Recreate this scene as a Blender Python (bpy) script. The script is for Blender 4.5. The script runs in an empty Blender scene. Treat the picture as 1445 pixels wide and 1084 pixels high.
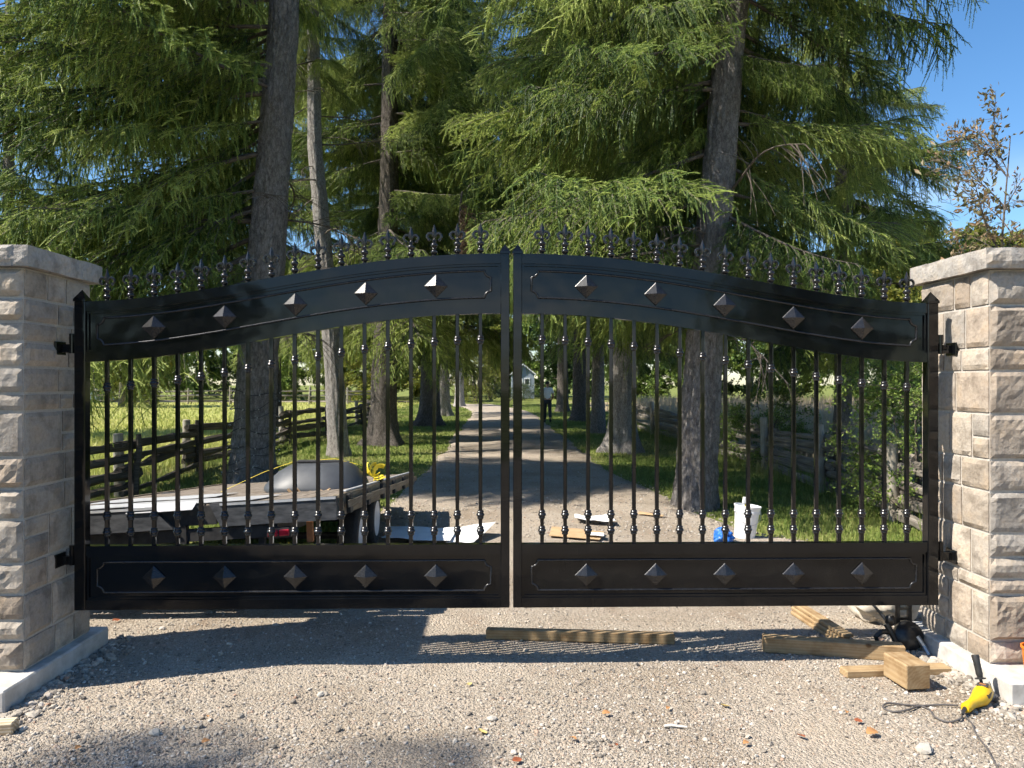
import bpy, math, random
import numpy as np
from mathutils import Matrix, Vector, Euler

R = math.radians
SC = bpy.context.scene
COL = SC.collection

# ------------------------------------------------------------------ camera, sky, sun, exposure
cam_d = bpy.data.cameras.new('camera')
cam = bpy.data.objects.new('camera', cam_d)
COL.objects.link(cam)
cam.location = (0, 0, 1.6)
cam.rotation_euler = (R(90.0), 0, R(-1.2))
cam_d.sensor_width = 36.0
cam_d.lens = 27.03
cam_d.clip_start = 0.05
cam_d.clip_end = 2000
SC.camera = cam

SUN_VEC = Vector((-0.84, -0.25, 1.0)).normalized()       # towards the sun
SUN_EL = math.asin(SUN_VEC.z)
SUN_AZ = math.atan2(SUN_VEC.x, SUN_VEC.y)                # clockwise from +Y

world = bpy.data.worlds.new('World')
SC.world = world
world.use_nodes = True
wn, wl = world.node_tree.nodes, world.node_tree.links
wn.clear()
wout = wn.new('ShaderNodeOutputWorld')
wbg = wn.new('ShaderNodeBackground')
sky = wn.new('ShaderNodeTexSky')
sky.sky_type = 'NISHITA'
sky.sun_disc = False
sky.sun_elevation = SUN_EL
sky.sun_rotation = SUN_AZ
sky.air_density = 1.0
sky.dust_density = 0.35
sky.ozone_density = 3.0
wbg.inputs["Strength"].default_value = 0.10
# thin fair-weather cloud low over the horizon, all round
tc = wn.new('ShaderNodeTexCoord')
mp = wn.new('ShaderNodeMapping'); mp.inputs['Scale'].default_value = (1.6, 1.6, 5.0)
mp.inputs['Location'].default_value = (0.35, 0.1, 0.0)
nz = wn.new('ShaderNodeTexNoise'); nz.inputs['Scale'].default_value = 1.7; nz.inputs['Detail'].default_value = 7
rp = wn.new('ShaderNodeMapRange'); rp.inputs['From Min'].default_value = 0.56; rp.inputs['From Max'].default_value = 0.74
sepz = wn.new('ShaderNodeSeparateXYZ')
el = wn.new('ShaderNodeMapRange'); el.inputs['From Min'].default_value = 0.26; el.inputs['From Max'].default_value = 0.10
mul = wn.new('ShaderNodeMath'); mul.operation = 'MULTIPLY'
mixc = wn.new('ShaderNodeMix'); mixc.data_type = 'RGBA'
mixc.inputs['B'].default_value = (8.0, 8.3, 8.8, 1)
wl.new(tc.outputs['Generated'], mp.inputs['Vector']); wl.new(mp.outputs['Vector'], nz.inputs['Vector'])
wl.new(nz.outputs['Fac'], rp.inputs['Value'])
wl.new(tc.outputs['Generated'], sepz.inputs[0]); wl.new(sepz.outputs['Z'], el.inputs['Value'])
wl.new(rp.outputs[0], mul.inputs[0]); wl.new(el.outputs[0], mul.inputs[1])
wl.new(mul.outputs[0], mixc.inputs['Factor'])
hs = wn.new('ShaderNodeHueSaturation'); hs.inputs['Saturation'].default_value = 1.22
wl.new(sky.outputs[0], hs.inputs['Color']); wl.new(hs.outputs[0], mixc.inputs['A']); wl.new(mixc.outputs['Result'], wbg.inputs['Color'])
wl.new(wbg.outputs[0], wout.inputs['Surface'])

sun_d = bpy.data.lights.new('sun', 'SUN')
sun_d.energy = 5.0
sun_d.angle = R(0.53)
sun_d.color = (1.0, 0.93, 0.82)
sun = bpy.data.objects.new('sun', sun_d)
COL.objects.link(sun)
sun.rotation_euler = SUN_VEC.to_track_quat('Z', 'Y').to_euler()
sun.location = (-20, -6, 24)

SC.view_settings.view_transform = 'Standard'
SC.view_settings.look = 'None'
SC.view_settings.gamma = 1.0
SC.view_settings.exposure = 1.0
SC.view_settings.use_curve_mapping = False
SC.cycles.max_bounces = 4
SC.cycles.diffuse_bounces = 2
SC.cycles.glossy_bounces = 2
SC.cycles.transmission_bounces = 2
SC.cycles.sample_clamp_indirect = 6.0
SC.cycles.use_adaptive_sampling = True
SC.cycles.adaptive_threshold = 0.03
SC.cycles.use_light_tree = False
SC.cycles.use_denoising = True
SC.cycles.denoiser = 'OPENIMAGEDENOISE'

# ------------------------------------------------------------------ numpy helpers
rs = np.random.RandomState

def vnoise(p, seed=0):
    """trilinear value noise in [-1, 1] for an (n,3) array"""
    p = np.asarray(p, float)
    i = np.floor(p).astype(np.int64); f = p - i
    f = f * f * (3 - 2 * f)
    def h(a, b, c):
        n = (a * 374761393 + b * 668265263 + c * 2147483647 + seed * 974634777) & 0xffffffff
        n = ((n ^ (n >> 13)) * 1274126177) & 0xffffffff
        n = n ^ (n >> 16)
        return (n & 0xffff) / 32767.5 - 1.0
    x, y, z = i[:, 0], i[:, 1], i[:, 2]
    fx, fy, fz = f[:, 0], f[:, 1], f[:, 2]
    c = 0
    for dx in (0, 1):
        for dy in (0, 1):
            for dz in (0, 1):
                w = (fx if dx else 1 - fx) * (fy if dy else 1 - fy) * (fz if dz else 1 - fz)
                c = c + w * h(x + dx, y + dy, z + dz)
    return c

def fbm(p, octv=4, seed=0):
    p = np.asarray(p, float); a = 1.0; s = 0; t = 0
    for k in range(octv):
        s = s + a * vnoise(p * (2.03 ** k) + 17.3 * k, seed + k); t += a; a *= 0.5
    return s / t

def np_mesh(name, V, F, mats, fmat=None, smooth=False, tint=None):
    """one mesh from arrays; F is an (n,3) or (n,4) array, or a list of such arrays"""
    if not isinstance(F, (list, tuple)):
        F = [F]
    F = [np.asarray(f, np.int32) for f in F if len(f)]
    me = bpy.data.meshes.new(name)
    V = np.asarray(V, np.float32)
    me.vertices.add(len(V)); me.vertices.foreach_set('co', V.ravel())
    tot = np.concatenate([np.full(len(f), f.shape[1], np.int32) for f in F])
    idx = np.concatenate([f.ravel() for f in F])
    me.loops.add(len(idx)); me.loops.foreach_set('vertex_index', idx)
    me.polygons.add(len(tot))
    st = np.zeros(len(tot), np.int32); st[1:] = np.cumsum(tot)[:-1]
    me.polygons.foreach_set('loop_start', st)
    if fmat is not None:
        me.polygons.foreach_set('material_index', np.asarray(fmat, np.int32))
    me.polygons.foreach_set('use_smooth', np.full(len(tot), bool(smooth)))
    if tint is not None:
        a = me.attributes.new('tint', 'FLOAT', 'POINT')
        a.data.foreach_set('value', np.asarray(tint, np.float32))
    for m in (mats if isinstance(mats, (list, tuple)) else [mats]):
        me.materials.append(m)
    me.update(calc_edges=True)
    me.validate()
    return me

class MB:
    """collects shapes; build() links them as ONE mesh object"""
    def __init__(s): s.v = []; s.f = []; s.m = []
    def add(s, V, F, mi=0, M=None):
        n = len(s.v)
        for p in V:
            p = Vector(p)
            if M is not None: p = M @ p
            s.v.append((p.x, p.y, p.z))
        for f in F:
            s.f.append(tuple(n + i for i in f)); s.m.append(mi)
        return s
    def box(s, x0, x1, y0, y1, z0, z1, mi=0, M=None, c=0.0):
        if c > 0:
            prof = [(x0 + c, z0), (x1 - c, z0), (x1, z0 + c), (x1, z1 - c), (x1 - c, z1), (x0 + c, z1), (x0, z1 - c), (x0, z0 + c)]
            xi0, xi1, zi0, zi1 = x0 + c, x1 - c, z0 + c, z1 - c
            inner = [(xi0, zi0), (xi1, zi0), (xi1, zi0), (xi1, zi1), (xi1, zi1), (xi0, zi1), (xi0, zi1), (xi0, zi0)]
            V = [(a, y0 + c, b) for a, b in prof] + [(a, y1 - c, b) for a, b in prof]
            V += [(xi0, y0, zi0), (xi1, y0, zi0), (xi1, y0, zi1), (xi0, y0, zi1)]
            V += [(xi0, y1, zi0), (xi1, y1, zi0), (xi1, y1, zi1), (xi0, y1, zi1)]
            F = [(i, (i + 1) % 8, 8 + (i + 1) % 8, 8 + i) for i in range(8)]
            q = [(0, 1, 17, 16), (1, 2, 17), (2, 3, 18, 17), (3, 4, 18), (4, 5, 19, 18), (5, 6, 19), (6, 7, 16, 19), (7, 0, 16), (16, 17, 18, 19)]
            for f in q: F.append(tuple(reversed(f)))
            r = [(8, 9, 21, 20), (9, 10, 21), (10, 11, 22, 21), (11, 12, 22), (12, 13, 23, 22), (13, 14, 23), (14, 15, 20, 23), (15, 8, 20), (20, 21, 22, 23)]
            F += r
            return s.add(V, [tuple(reversed(f)) for f in F], mi, M)
        V = [(x0, y0, z0), (x1, y0, z0), (x1, y1, z0), (x0, y1, z0), (x0, y0, z1), (x1, y0, z1), (x1, y1, z1), (x0, y1, z1)]
        F = [(0, 3, 2, 1), (4, 5, 6, 7), (0, 1, 5, 4), (1, 2, 6, 5), (2, 3, 7, 6), (3, 0, 4, 7)]
        return s.add(V, F, mi, M)
    def lathe(s, prof, n=12, mi=0, M=None, cap=True):
        V = []; F = []
        for r, z in prof:
            for k in range(n):
                a = 2 * math.pi * k / n
                V.append((r * math.cos(a), r * math.sin(a), z))
        for j in range(len(prof) - 1):
            for k in range(n):
                F.append((j * n + k, j * n + (k + 1) % n, (j + 1) * n + (k + 1) % n, (j + 1) * n + k))
        if cap:
            F.append(tuple(reversed(range(n)))); F.append(tuple((len(prof) - 1) * n + k for k in range(n)))
        return s.add(V, F, mi, M)
    def tube(s, pts, rad, n=6, mi=0, M=None, closed=False, squash=None):
        pts = [Vector(p) for p in pts]
        if not isinstance(rad, (list, tuple, np.ndarray)): rad = [rad] * len(pts)
        V = []; F = []; up = Vector((0, 0, 1)); m = len(pts); prev = None
        for i, p in enumerate(pts):
            a = pts[(i - 1) % m] if (closed or i > 0) else pts[i]
            b = pts[(i + 1) % m] if (closed or i < m - 1) else pts[i]
            t = (b - a).normalized()
            if prev is None:
                q = up if abs(t.dot(up)) < 0.9 else Vector((0, 1, 0))
                u = t.cross(q).normalized()
            else:
                u = (prev - t * prev.dot(t))
                u = u.normalized() if u.length > 1e-6 else t.orthogonal().normalized()
            prev = u
            w = t.cross(u)
            sq = squash or 1.0
            for k in range(n):
                an = 2 * math.pi * k / n
                V.append(p + (u * math.cos(an) + w * math.sin(an) * sq) * rad[i])
        for i in range(m if closed else m - 1):
            for k in range(n):
                i2 = (i + 1) % m
                F.append((i * n + k, i * n + (k + 1) % n, i2 * n + (k + 1) % n, i2 * n + k))
        if not closed:
            F.append(tuple(reversed(range(n)))); F.append(tuple((m - 1) * n + k for k in range(n)))
        return s.add(V, F, mi, M)
    def mesh(s, name, mats, smooth=False):
        me = bpy.data.meshes.new(name)
        me.from_pydata(s.v, [], s.f)
        for m in (mats if isinstance(mats, (list, tuple)) else [mats]): me.materials.append(m)
        me.polygons.foreach_set('material_index', s.m)
        if smooth is True:
            me.polygons.foreach_set('use_smooth', [True] * len(s.f))
        elif smooth:
            me.polygons.foreach_set('use_smooth', [True] * len(s.f))
            me.set_sharp_from_angle(angle=R(smooth))
        me.update()
        return me
    def build(s, name, mats, parent=None, loc=(0, 0, 0), smooth=False):
        return obj(name, s.mesh(name, mats, smooth), parent, loc)

def obj(name, me, parent=None, loc=(0, 0, 0), rot=None, scale=None):
    o = bpy.data.objects.new(name, me)
    COL.objects.link(o)
    o.location = loc
    if rot is not None: o.rotation_euler = rot
    if scale is not None: o.scale = scale
    if parent is not None: o.parent = parent
    return o

def tag(o, label, cat, group=None):
    o['label'] = label; o['category'] = cat
    if group: o['group'] = group
    return o

def thing(name, label, cat, loc=(0, 0, 0), rz=0.0, group=None):
    o = bpy.data.objects.new(name, None)
    COL.objects.link(o)
    o.empty_display_size = 0.1
    o.location = loc; o.rotation_euler = (0, 0, rz)
    return tag(o, label, cat, group)

def kind(o, k): o['kind'] = k; return o

# ------------------------------------------------------------------ materials
def new_mat(name):
    m = bpy.data.materials.new(name); m.use_nodes = True
    nt = m.node_tree
    return m, nt.nodes, nt.links, nt.nodes['Principled BSDF']

def ramp(N, stops):
    r = N.new('ShaderNodeValToRGB')
    e = r.color_ramp.elements
    while len(e) > 1: e.remove(e[-1])
    e[0].position = stops[0][0]; e[0].color = (*stops[0][1], 1)
    for p, c in stops[1:]:
        q = e.new(p); q.color = (*c, 1)
    return r

def noise(N, L, scale, detail=5, coord='Object', stretch=None, rough=0.55):
    t = N.new('ShaderNodeTexCoord'); n = N.new('ShaderNodeTexNoise')
    n.inputs['Scale'].default_value = scale; n.inputs['Detail'].default_value = detail; n.inputs['Roughness'].default_value = rough
    if stretch:
        mpn = N.new('ShaderNodeMapping'); mpn.inputs['Scale'].default_value = stretch
        L.new(t.outputs[coord], mpn.inputs['Vector']); L.new(mpn.outputs[0], n.inputs['Vector'])
    else:
        L.new(t.outputs[coord], n.inputs['Vector'])
    return n

def bump(N, L, height, B, strength=0.4, dist=0.01):
    b = N.new('ShaderNodeBump'); b.inputs['Strength'].default_value = strength; b.inputs['Distance'].default_value = dist
    L.new(height, b.inputs['Height']); L.new(b.outputs[0], B.inputs['Normal'])
    return b

def simple(name, c0, c1=None, scale=20, rough=0.6, metal=0.0, bstr=0.0, bdist=0.005, stretch=None, spec=None, coord='Object'):
    m, N, L, B = new_mat(name)
    B.inputs['Roughness'].default_value = rough; B.inputs['Metallic'].default_value = metal
    if spec is not None: B.inputs['Specular IOR Level'].default_value = spec
    n = noise(N, L, scale, 6, coord, stretch)
    r = ramp(N, [(0.3, c0), (0.7, c1 or c0)])
    L.new(n.outputs['Fac'], r.inputs[0]); L.new(r.outputs[0], B.inputs['Base Color'])
    if bstr: bump(N, L, n.outputs['Fac'], B, bstr, bdist)
    return m

def mixrgb(N, L, a, b, fac, mode='MIX'):
    x = N.new('ShaderNodeMix'); x.data_type = 'RGBA'; x.blend_type = mode
    for sock, val in (('A', a), ('B', b)):
        if isinstance(val, tuple): x.inputs[sock].default_value = (*val, 1)
        else: L.new(val, x.inputs[sock])
    if isinstance(fac, (int, float)): x.inputs['Factor'].default_value = fac
    else: L.new(fac, x.inputs['Factor'])
    return x.outputs['Result']

def mat_paint():
    m, N, L, B = new_mat('black_gloss_paint')
    B.inputs['Base Color'].default_value = (0.010, 0.011, 0.013, 1)
    B.inputs['Specular IOR Level'].default_value = 0.38
    n = noise(N, L, 3.0, 2); n2 = noise(N, L, 90, 3)
    r = N.new('ShaderNodeMapRange'); r.inputs['To Min'].default_value = 0.05; r.inputs['To Max'].default_value = 0.11
    L.new(n2.outputs['Fac'], r.inputs['Value']); L.new(r.outputs[0], B.inputs['Roughness'])
    bump(N, L, n.outputs['Fac'], B, 0.22, 0.02)
    d = noise(N, L, 9, 8)
    rr = ramp(N, [(0.5, (0.0035, 0.004, 0.005)), (0.8, (0.010, 0.010, 0.0095))])
    L.new(d.outputs['Fac'], rr.inputs[0]); L.new(rr.outputs[0], B.inputs['Base Color'])
    return m

def mat_stone(name='split_limestone', stops=None):
    m, N, L, B = new_mat(name)
    oi = N.new('ShaderNodeObjectInfo')
    base = ramp(N, stops or [(0.0, (0.34, 0.29, 0.235)), (0.18, (0.43, 0.38, 0.32)), (0.34, (0.31, 0.285, 0.255)), (0.5, (0.45, 0.395, 0.33)), (0.66, (0.37, 0.33, 0.285)),
                    (0.8, (0.29, 0.24, 0.19)), (0.9, (0.41, 0.345, 0.28)), (1.0, (0.38, 0.345, 0.30))])
    L.new(oi.outputs['Random'], base.inputs[0])
    t = N.new('ShaderNodeTexCoord'); add = N.new('ShaderNodeVectorMath'); add.operation = 'ADD'
    sc_ = N.new('ShaderNodeVectorMath'); sc_.operation = 'SCALE'; sc_.inputs[0].default_value = (31.0, 17.0, 53.0)
    L.new(oi.outputs['Random'], sc_.inputs['Scale']); L.new(t.outputs['Object'], add.inputs[0]); L.new(sc_.outputs[0], add.inputs[1])
    def nn(s, d):
        n = N.new('ShaderNodeTexNoise'); n.inputs['Scale'].default_value = s; n.inputs['Detail'].default_value = d; n.inputs['Roughness'].default_value = 0.62
        L.new(add.outputs[0], n.inputs['Vector']); return n
    big, fine = nn(7, 5), nn(55, 7)
    patch = ramp(N, [(0.38, (0.62, 0.60, 0.58)), (0.5, (1, 1, 1)), (0.66, (1.12, 1.04, 0.94))])
    L.new(big.outputs['Fac'], patch.inputs[0])
    c1 = mixrgb(N, L, base.outputs[0], patch.outputs[0], 0.8, 'MULTIPLY')
    sp = ramp(N, [(0.3, (0.72, 0.70, 0.68)), (0.55, (1, 1, 1)), (0.75, (1.12, 1.1, 1.06))])
    L.new(fine.outputs['Fac'], sp.inputs[0])
    c2 = mixrgb(N, L, c1, sp.outputs[0], 0.7, 'MULTIPLY')
    L.new(c2, B.inputs['Base Color'])
    B.inputs['Roughness'].default_value = 0.92; B.inputs['Specular IOR Level'].default_value = 0.2
    ad = N.new('ShaderNodeMath'); ad.operation = 'MULTIPLY_ADD'; ad.inputs[1].default_value = 0.35
    L.new(fine.outputs['Fac'], ad.inputs[0]); L.new(nn(18, 6).outputs['Fac'], ad.inputs[2])
    bump(N, L, ad.outputs[0], B, 0.75, 0.012)
    return m

def mat_bark(name, cols, vs=1.0, patch=None):
    m, N, L, B = new_mat(name)
    n = noise(N, L, 13 * vs, 8, 'Object', (1.5, 1.5, 0.7), 0.7)
    v = N.new('ShaderNodeTexVoronoi'); v.inputs['Scale'].default_value = 26 * vs; v.feature = 'F1'
    t = N.new('ShaderNodeTexCoord'); mp_ = N.new('ShaderNodeMapping'); mp_.inputs['Scale'].default_value = (1.7, 1.7, 0.7)
    L.new(t.outputs['Object'], mp_.inputs[0])
    wob = mixrgb(N, L, mp_.outputs[0], n.outputs['Color'], 0.20); L.new(wob, v.inputs['Vector'])
    r = ramp(N, [(0.25, cols[0]), (0.5, cols[1]), (0.78, cols[2])])
    L.new(n.outputs['Fac'], r.inputs[0])
    col = r.outputs[0]
    if patch:
        n2 = noise(N, L, 2.2, 5); f = N.new('ShaderNodeMapRange'); f.inputs['From Min'].default_value = 0.52; f.inputs['From Max'].default_value = 0.62
        L.new(n2.outputs['Fac'], f.inputs['Value'])
        col = mixrgb(N, L, col, patch, f.outputs[0])
    v3 = N.new('ShaderNodeTexVoronoi'); v3.feature = 'DISTANCE_TO_EDGE'; v3.inputs['Scale'].default_value = 15 * vs; L.new(wob, v3.inputs['Vector'])
    fis = ramp(N, [(0.0, (0.45, 0.43, 0.42)), (0.09, (0.90, 0.89, 0.88)), (0.25, (1.08, 1.07, 1.06))]); L.new(v3.outputs['Distance'], fis.inputs[0])
    col = mixrgb(N, L, col, fis.outputs[0], 0.85, 'MULTIPLY')
    L.new(col, B.inputs['Base Color']); B.inputs['Roughness'].default_value = 0.95; B.inputs['Specular IOR Level'].default_value = 0.1
    ad = N.new('ShaderNodeMath'); ad.operation = 'MULTIPLY_ADD'; ad.inputs[1].default_value = 0.9
    L.new(v.outputs['Distance'], ad.inputs[0]); L.new(n.outputs['Fac'], ad.inputs[2])
    bump(N, L, ad.outputs[0], B, 1.0, 0.03)
    return m

def mat_leaf(name, stops, trans=0.3, rough=0.55, randomness=0.35):
    """foliage: colour from the leaf's own 'tint' attribute and the branch's random number; some light passes through"""
    m, N, L, B = new_mat(name)
    at = N.new('ShaderNodeAttribute'); at.attribute_name = 'tint'
    oi = N.new('ShaderNodeObjectInfo')
    ma = N.new('ShaderNodeMath'); ma.operation = 'MULTIPLY_ADD'; ma.inputs[1].default_value = randomness
    sb = N.new('ShaderNodeMath'); sb.operation = 'SUBTRACT'; sb.inputs[1].default_value = randomness / 2
    L.new(oi.outputs['Random'], ma.inputs[0]); L.new(at.outputs['Fac'], sb.inputs[0]); L.new(sb.outputs[0], ma.inputs[2])
    r = ramp(N, stops); L.new(ma.outputs[0], r.inputs[0])
    L.new(r.outputs[0], B.inputs['Base Color'])
    B.inputs['Roughness'].default_value = rough; B.inputs['Specular IOR Level'].default_value = 0.3
    tr = N.new('ShaderNodeBsdfTranslucent'); L.new(r.outputs[0], tr.inputs['Color'])
    mx = N.new('ShaderNodeMixShader'); mx.inputs[0].default_value = trans
    out = N['Material Output'] if 'Material Output' in N else [q for q in N if q.type == 'OUTPUT_MATERIAL'][0]
    L.new(B.outputs[0], mx.inputs[1]); L.new(tr.outputs[0], mx.inputs[2]); L.new(mx.outputs[0], out.inputs['Surface'])
    return m

def mat_tint(name, stops, rough=0.9, bscale=120, bstr=0.3):
    m, N, L, B = new_mat(name)
    at = N.new('ShaderNodeAttribute'); at.attribute_name = 'tint'
    r = ramp(N, stops); L.new(at.outputs['Fac'], r.inputs[0])
    n = noise(N, L, bscale, 3)
    v = ramp(N, [(0.3, (0.75, 0.75, 0.75)), (0.7, (1.1, 1.1, 1.1))]); L.new(n.outputs['Fac'], v.inputs[0])
    L.new(mixrgb(N, L, r.outputs[0], v.outputs[0], 0.8, 'MULTIPLY'), B.inputs['Base Color'])
    B.inputs['Roughness'].default_value = rough; B.inputs['Specular IOR Level'].default_value = 0.2
    return m

def mat_gravel():
    m, N, L, B = new_mat('gravel_bed')
    t = N.new('ShaderNodeTexCoord')
    v = N.new('ShaderNodeTexVoronoi'); v.inputs['Scale'].default_value = 75
    v2 = N.new('ShaderNodeTexVoronoi'); v2.inputs['Scale'].default_value = 190
    L.new(t.outputs['Object'], v.inputs['Vector']); L.new(t.outputs['Object'], v2.inputs['Vector'])
    sx = N.new('ShaderNodeSeparateColor'); L.new(v.outputs['Color'], sx.inputs[0])
    r = ramp(N, [(0.0, (0.20, 0.168, 0.132)), (0.3, (0.325, 0.28, 0.225)), (0.6, (0.405, 0.348, 0.28)), (0.85, (0.49, 0.43, 0.36)), (1.0, (0.36, 0.26, 0.19))])
    L.new(sx.outputs[0], r.inputs[0])
    big = noise(N, L, 0.9, 6)
    d = ramp(N, [(0.35, (0.80, 0.77, 0.73)), (0.55, (1, 1, 1)), (0.7, (1.10, 1.07, 1.04))]); L.new(big.outputs['Fac'], d.inputs[0])
    mid = noise(N, L, 30, 5)
    dust = mixrgb(N, L, r.outputs[0], (0.40, 0.343, 0.275), mid.outputs['Fac'])
    lit = noise(N, L, 2.6, 9, 'Object', (1.3, 0.5, 1), 0.7); lf = N.new('ShaderNodeMapRange'); lf.inputs['From Min'].default_value = 0.55; lf.inputs['From Max'].default_value = 0.72; lf.inputs['To Max'].default_value = 0.6
    L.new(lit.outputs['Fac'], lf.inputs['Value'])
    dust = mixrgb(N, L, dust, (0.24, 0.165, 0.11), lf.outputs[0])
    L.new(mixrgb(N, L, dust, d.outputs[0], 1.0, 'MULTIPLY'), B.inputs['Base Color'])
    B.inputs['Roughness'].default_value = 0.95; B.inputs['Specular IOR Level'].default_value = 0.15
    ad = N.new('ShaderNodeMath'); ad.operation = 'MULTIPLY_ADD'; ad.inputs[1].default_value = 0.5
    L.new(v2.outputs['Distance'], ad.inputs[0]); L.new(v.outputs['Distance'], ad.inputs[2])
    iv = N.new('ShaderNodeMath'); iv.operation = 'SUBTRACT'; iv.inputs[0].default_value = 1.0; L.new(ad.outputs[0], iv.inputs[1])
    bump(N, L, iv.outputs[0], B, 0.9, 0.012)
    return m

def mat_turf(name, a, b, c):
    m, N, L, B = new_mat(name)
    n = noise(N, L, 0.5, 8); n2 = noise(N, L, 26, 6)
    r = ramp(N, [(0.3, a), (0.5, b), (0.7, c)]); L.new(n.outputs['Fac'], r.inputs[0])
    v = ramp(N, [(0.3, (0.6, 0.6, 0.55)), (0.7, (1.15, 1.15, 1.1))]); L.new(n2.outputs['Fac'], v.inputs[0])
    L.new(mixrgb(N, L, r.outputs[0], v.outputs[0], 1.0, 'MULTIPLY'), B.inputs['Base Color'])
    B.inputs['Roughness'].default_value = 1.0; B.inputs['Specular IOR Level'].default_value = 0.05
    bump(N, L, n2.outputs['Fac'], B, 0.8, 0.05)
    return m

def mat_wood(name, a, b, c, rough=0.75, scale=6, stretch=(0.6, 9, 9)):
    m, N, L, B = new_mat(name)
    n = noise(N, L, scale, 8, 'Object', stretch, 0.6); k = noise(N, L, 5, 3)
    r = ramp(N, [(0.28, a), (0.5, b), (0.74, c)]); L.new(n.outputs['Fac'], r.inputs[0])
    v = ramp(N, [(0.35, (0.72, 0.68, 0.62)), (0.6, (1, 1, 1))]); L.new(k.outputs['Fac'], v.inputs[0])
    L.new(mixrgb(N, L, r.outputs[0], v.outputs[0], 0.8, 'MULTIPLY'), B.inputs['Base Color'])
    B.inputs['Roughness'].default_value = rough; B.inputs['Specular IOR Level'].default_value = 0.25
    bump(N, L, n.outputs['Fac'], B, 0.4, 0.004)
    return m

def mat_timber(name, a, b, c):
    m, N, L, B = new_mat(name)
    t = N.new('ShaderNodeTexCoord'); oi = N.new('ShaderNodeObjectInfo'); mp_ = N.new('ShaderNodeMapping'); mp_.inputs['Scale'].default_value = (0.06, 1, 1)
    cb = N.new('ShaderNodeCombineXYZ'); mm = N.new('ShaderNodeMath'); mm.operation = 'MULTIPLY'; mm.inputs[1].default_value = 9.0
    L.new(oi.outputs['Random'], mm.inputs[0]); L.new(mm.outputs[0], cb.inputs['X']); cb.inputs['Y'].default_value = 0.07; cb.inputs['Z'].default_value = 0.05
    L.new(cb.outputs[0], mp_.inputs['Location']); L.new(t.outputs['Object'], mp_.inputs['Vector'])
    w = N.new('ShaderNodeTexWave'); w.wave_type = 'RINGS'; w.rings_direction = 'X'; w.inputs['Scale'].default_value = 19; w.inputs['Distortion'].default_value = 5.0
    w.inputs['Detail'].default_value = 4; w.inputs['Detail Scale'].default_value = 2.0
    L.new(mp_.outputs[0], w.inputs['Vector'])
    r = ramp(N, [(0.1, a), (0.5, b), (0.85, c)]); L.new(w.outputs['Fac'], r.inputs[0])
    v = N.new('ShaderNodeTexVoronoi'); v.inputs['Scale'].default_value = 5.5; L.new(t.outputs['Object'], v.inputs['Vector'])
    kr = ramp(N, [(0.0, (0.22, 0.14, 0.08)), (0.07, (0.45, 0.33, 0.22)), (0.11, (1, 1, 1))]); L.new(v.outputs['Distance'], kr.inputs[0])
    n = noise(N, L, 12, 6); d = ramp(N, [(0.32, (0.66, 0.58, 0.50)), (0.56, (1, 1, 1)), (0.75, (1.08, 1.05, 1.0))]); L.new(n.outputs['Fac'], d.inputs[0])
    c1 = mixrgb(N, L, r.outputs[0], kr.outputs[0], 0.85, 'MULTIPLY')
    L.new(mixrgb(N, L, c1, d.outputs[0], 0.9, 'MULTIPLY'), B.inputs['Base Color'])
    B.inputs['Roughness'].default_value = 0.8; B.inputs['Specular IOR Level'].default_value = 0.2
    bump(N, L, n.outputs['Fac'], B, 0.4, 0.004)
    return m

PAINT = mat_paint()
SATIN = simple('satin_black_casting', (0.010, 0.010, 0.011), (0.018, 0.018, 0.019), 40, 0.26, 0, 0.05)
STONE = mat_stone()
CAPSTONE = mat_stone('grey_capstone', [(0.0, (0.33, 0.31, 0.285)), (1.0, (0.37, 0.345, 0.315))])
MORTAR = simple('mortar', (0.40, 0.37, 0.33), (0.52, 0.48, 0.43), 60, 0.95, 0, 0.5, 0.004, spec=0.1)
CONCRETE = simple('concrete', (0.38, 0.355, 0.32), (0.60, 0.58, 0.545), 11, 0.9, 0, 0.5, 0.01, spec=0.2)
BARK = mat_bark('grey_spruce_bark', ((0.11, 0.098, 0.09), (0.31, 0.287, 0.268), (0.50, 0.47, 0.445)))
BARK_PALE = mat_bark('pale_flaking_bark', ((0.20, 0.18, 0.165), (0.44, 0.41, 0.385), (0.64, 0.61, 0.58)), 1.2)
BARK_DARK = mat_bark('dark_bark', ((0.05, 0.043, 0.038), (0.14, 0.124, 0.11), (0.27, 0.245, 0.22)))
TWIG = simple('twig_wood', (0.06, 0.048, 0.038), (0.14, 0.115, 0.092), 30, 0.9)
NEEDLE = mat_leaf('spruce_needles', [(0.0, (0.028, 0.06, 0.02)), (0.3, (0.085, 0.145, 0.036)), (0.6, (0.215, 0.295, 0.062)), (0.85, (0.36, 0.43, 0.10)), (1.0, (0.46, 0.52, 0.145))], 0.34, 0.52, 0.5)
NEEDLE_DEAD = mat_leaf('dead_needles', [(0.0, (0.10, 0.06, 0.035)), (1.0, (0.24, 0.15, 0.09))], 0.2, 0.7)
LEAF = mat_leaf('green_leaves', [(0.0, (0.06, 0.11, 0.022)), (0.5, (0.14, 0.22, 0.045)), (1.0, (0.26, 0.33, 0.075))], 0.35, 0.45)
LEAF_YEL = mat_leaf('yellow_green_leaves', [(0.0, (0.10, 0.14, 0.03)), (0.5, (0.20, 0.23, 0.045)), (1.0, (0.34, 0.31, 0.06))], 0.4, 0.5)
LEAF_AUT = mat_leaf('fading_autumn_leaves', [(0.0, (0.10, 0.10, 0.045)), (0.5, (0.24, 0.20, 0.10)), (1.0, (0.36, 0.22, 0.13))], 0.35, 0.5)
LEAF_DARK = mat_leaf('dark_hedge_leaves', [(0.0, (0.024, 0.048, 0.014)), (1.0, (0.075, 0.125, 0.03))], 0.2, 0.5)
GRAVEL = mat_gravel()
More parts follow.
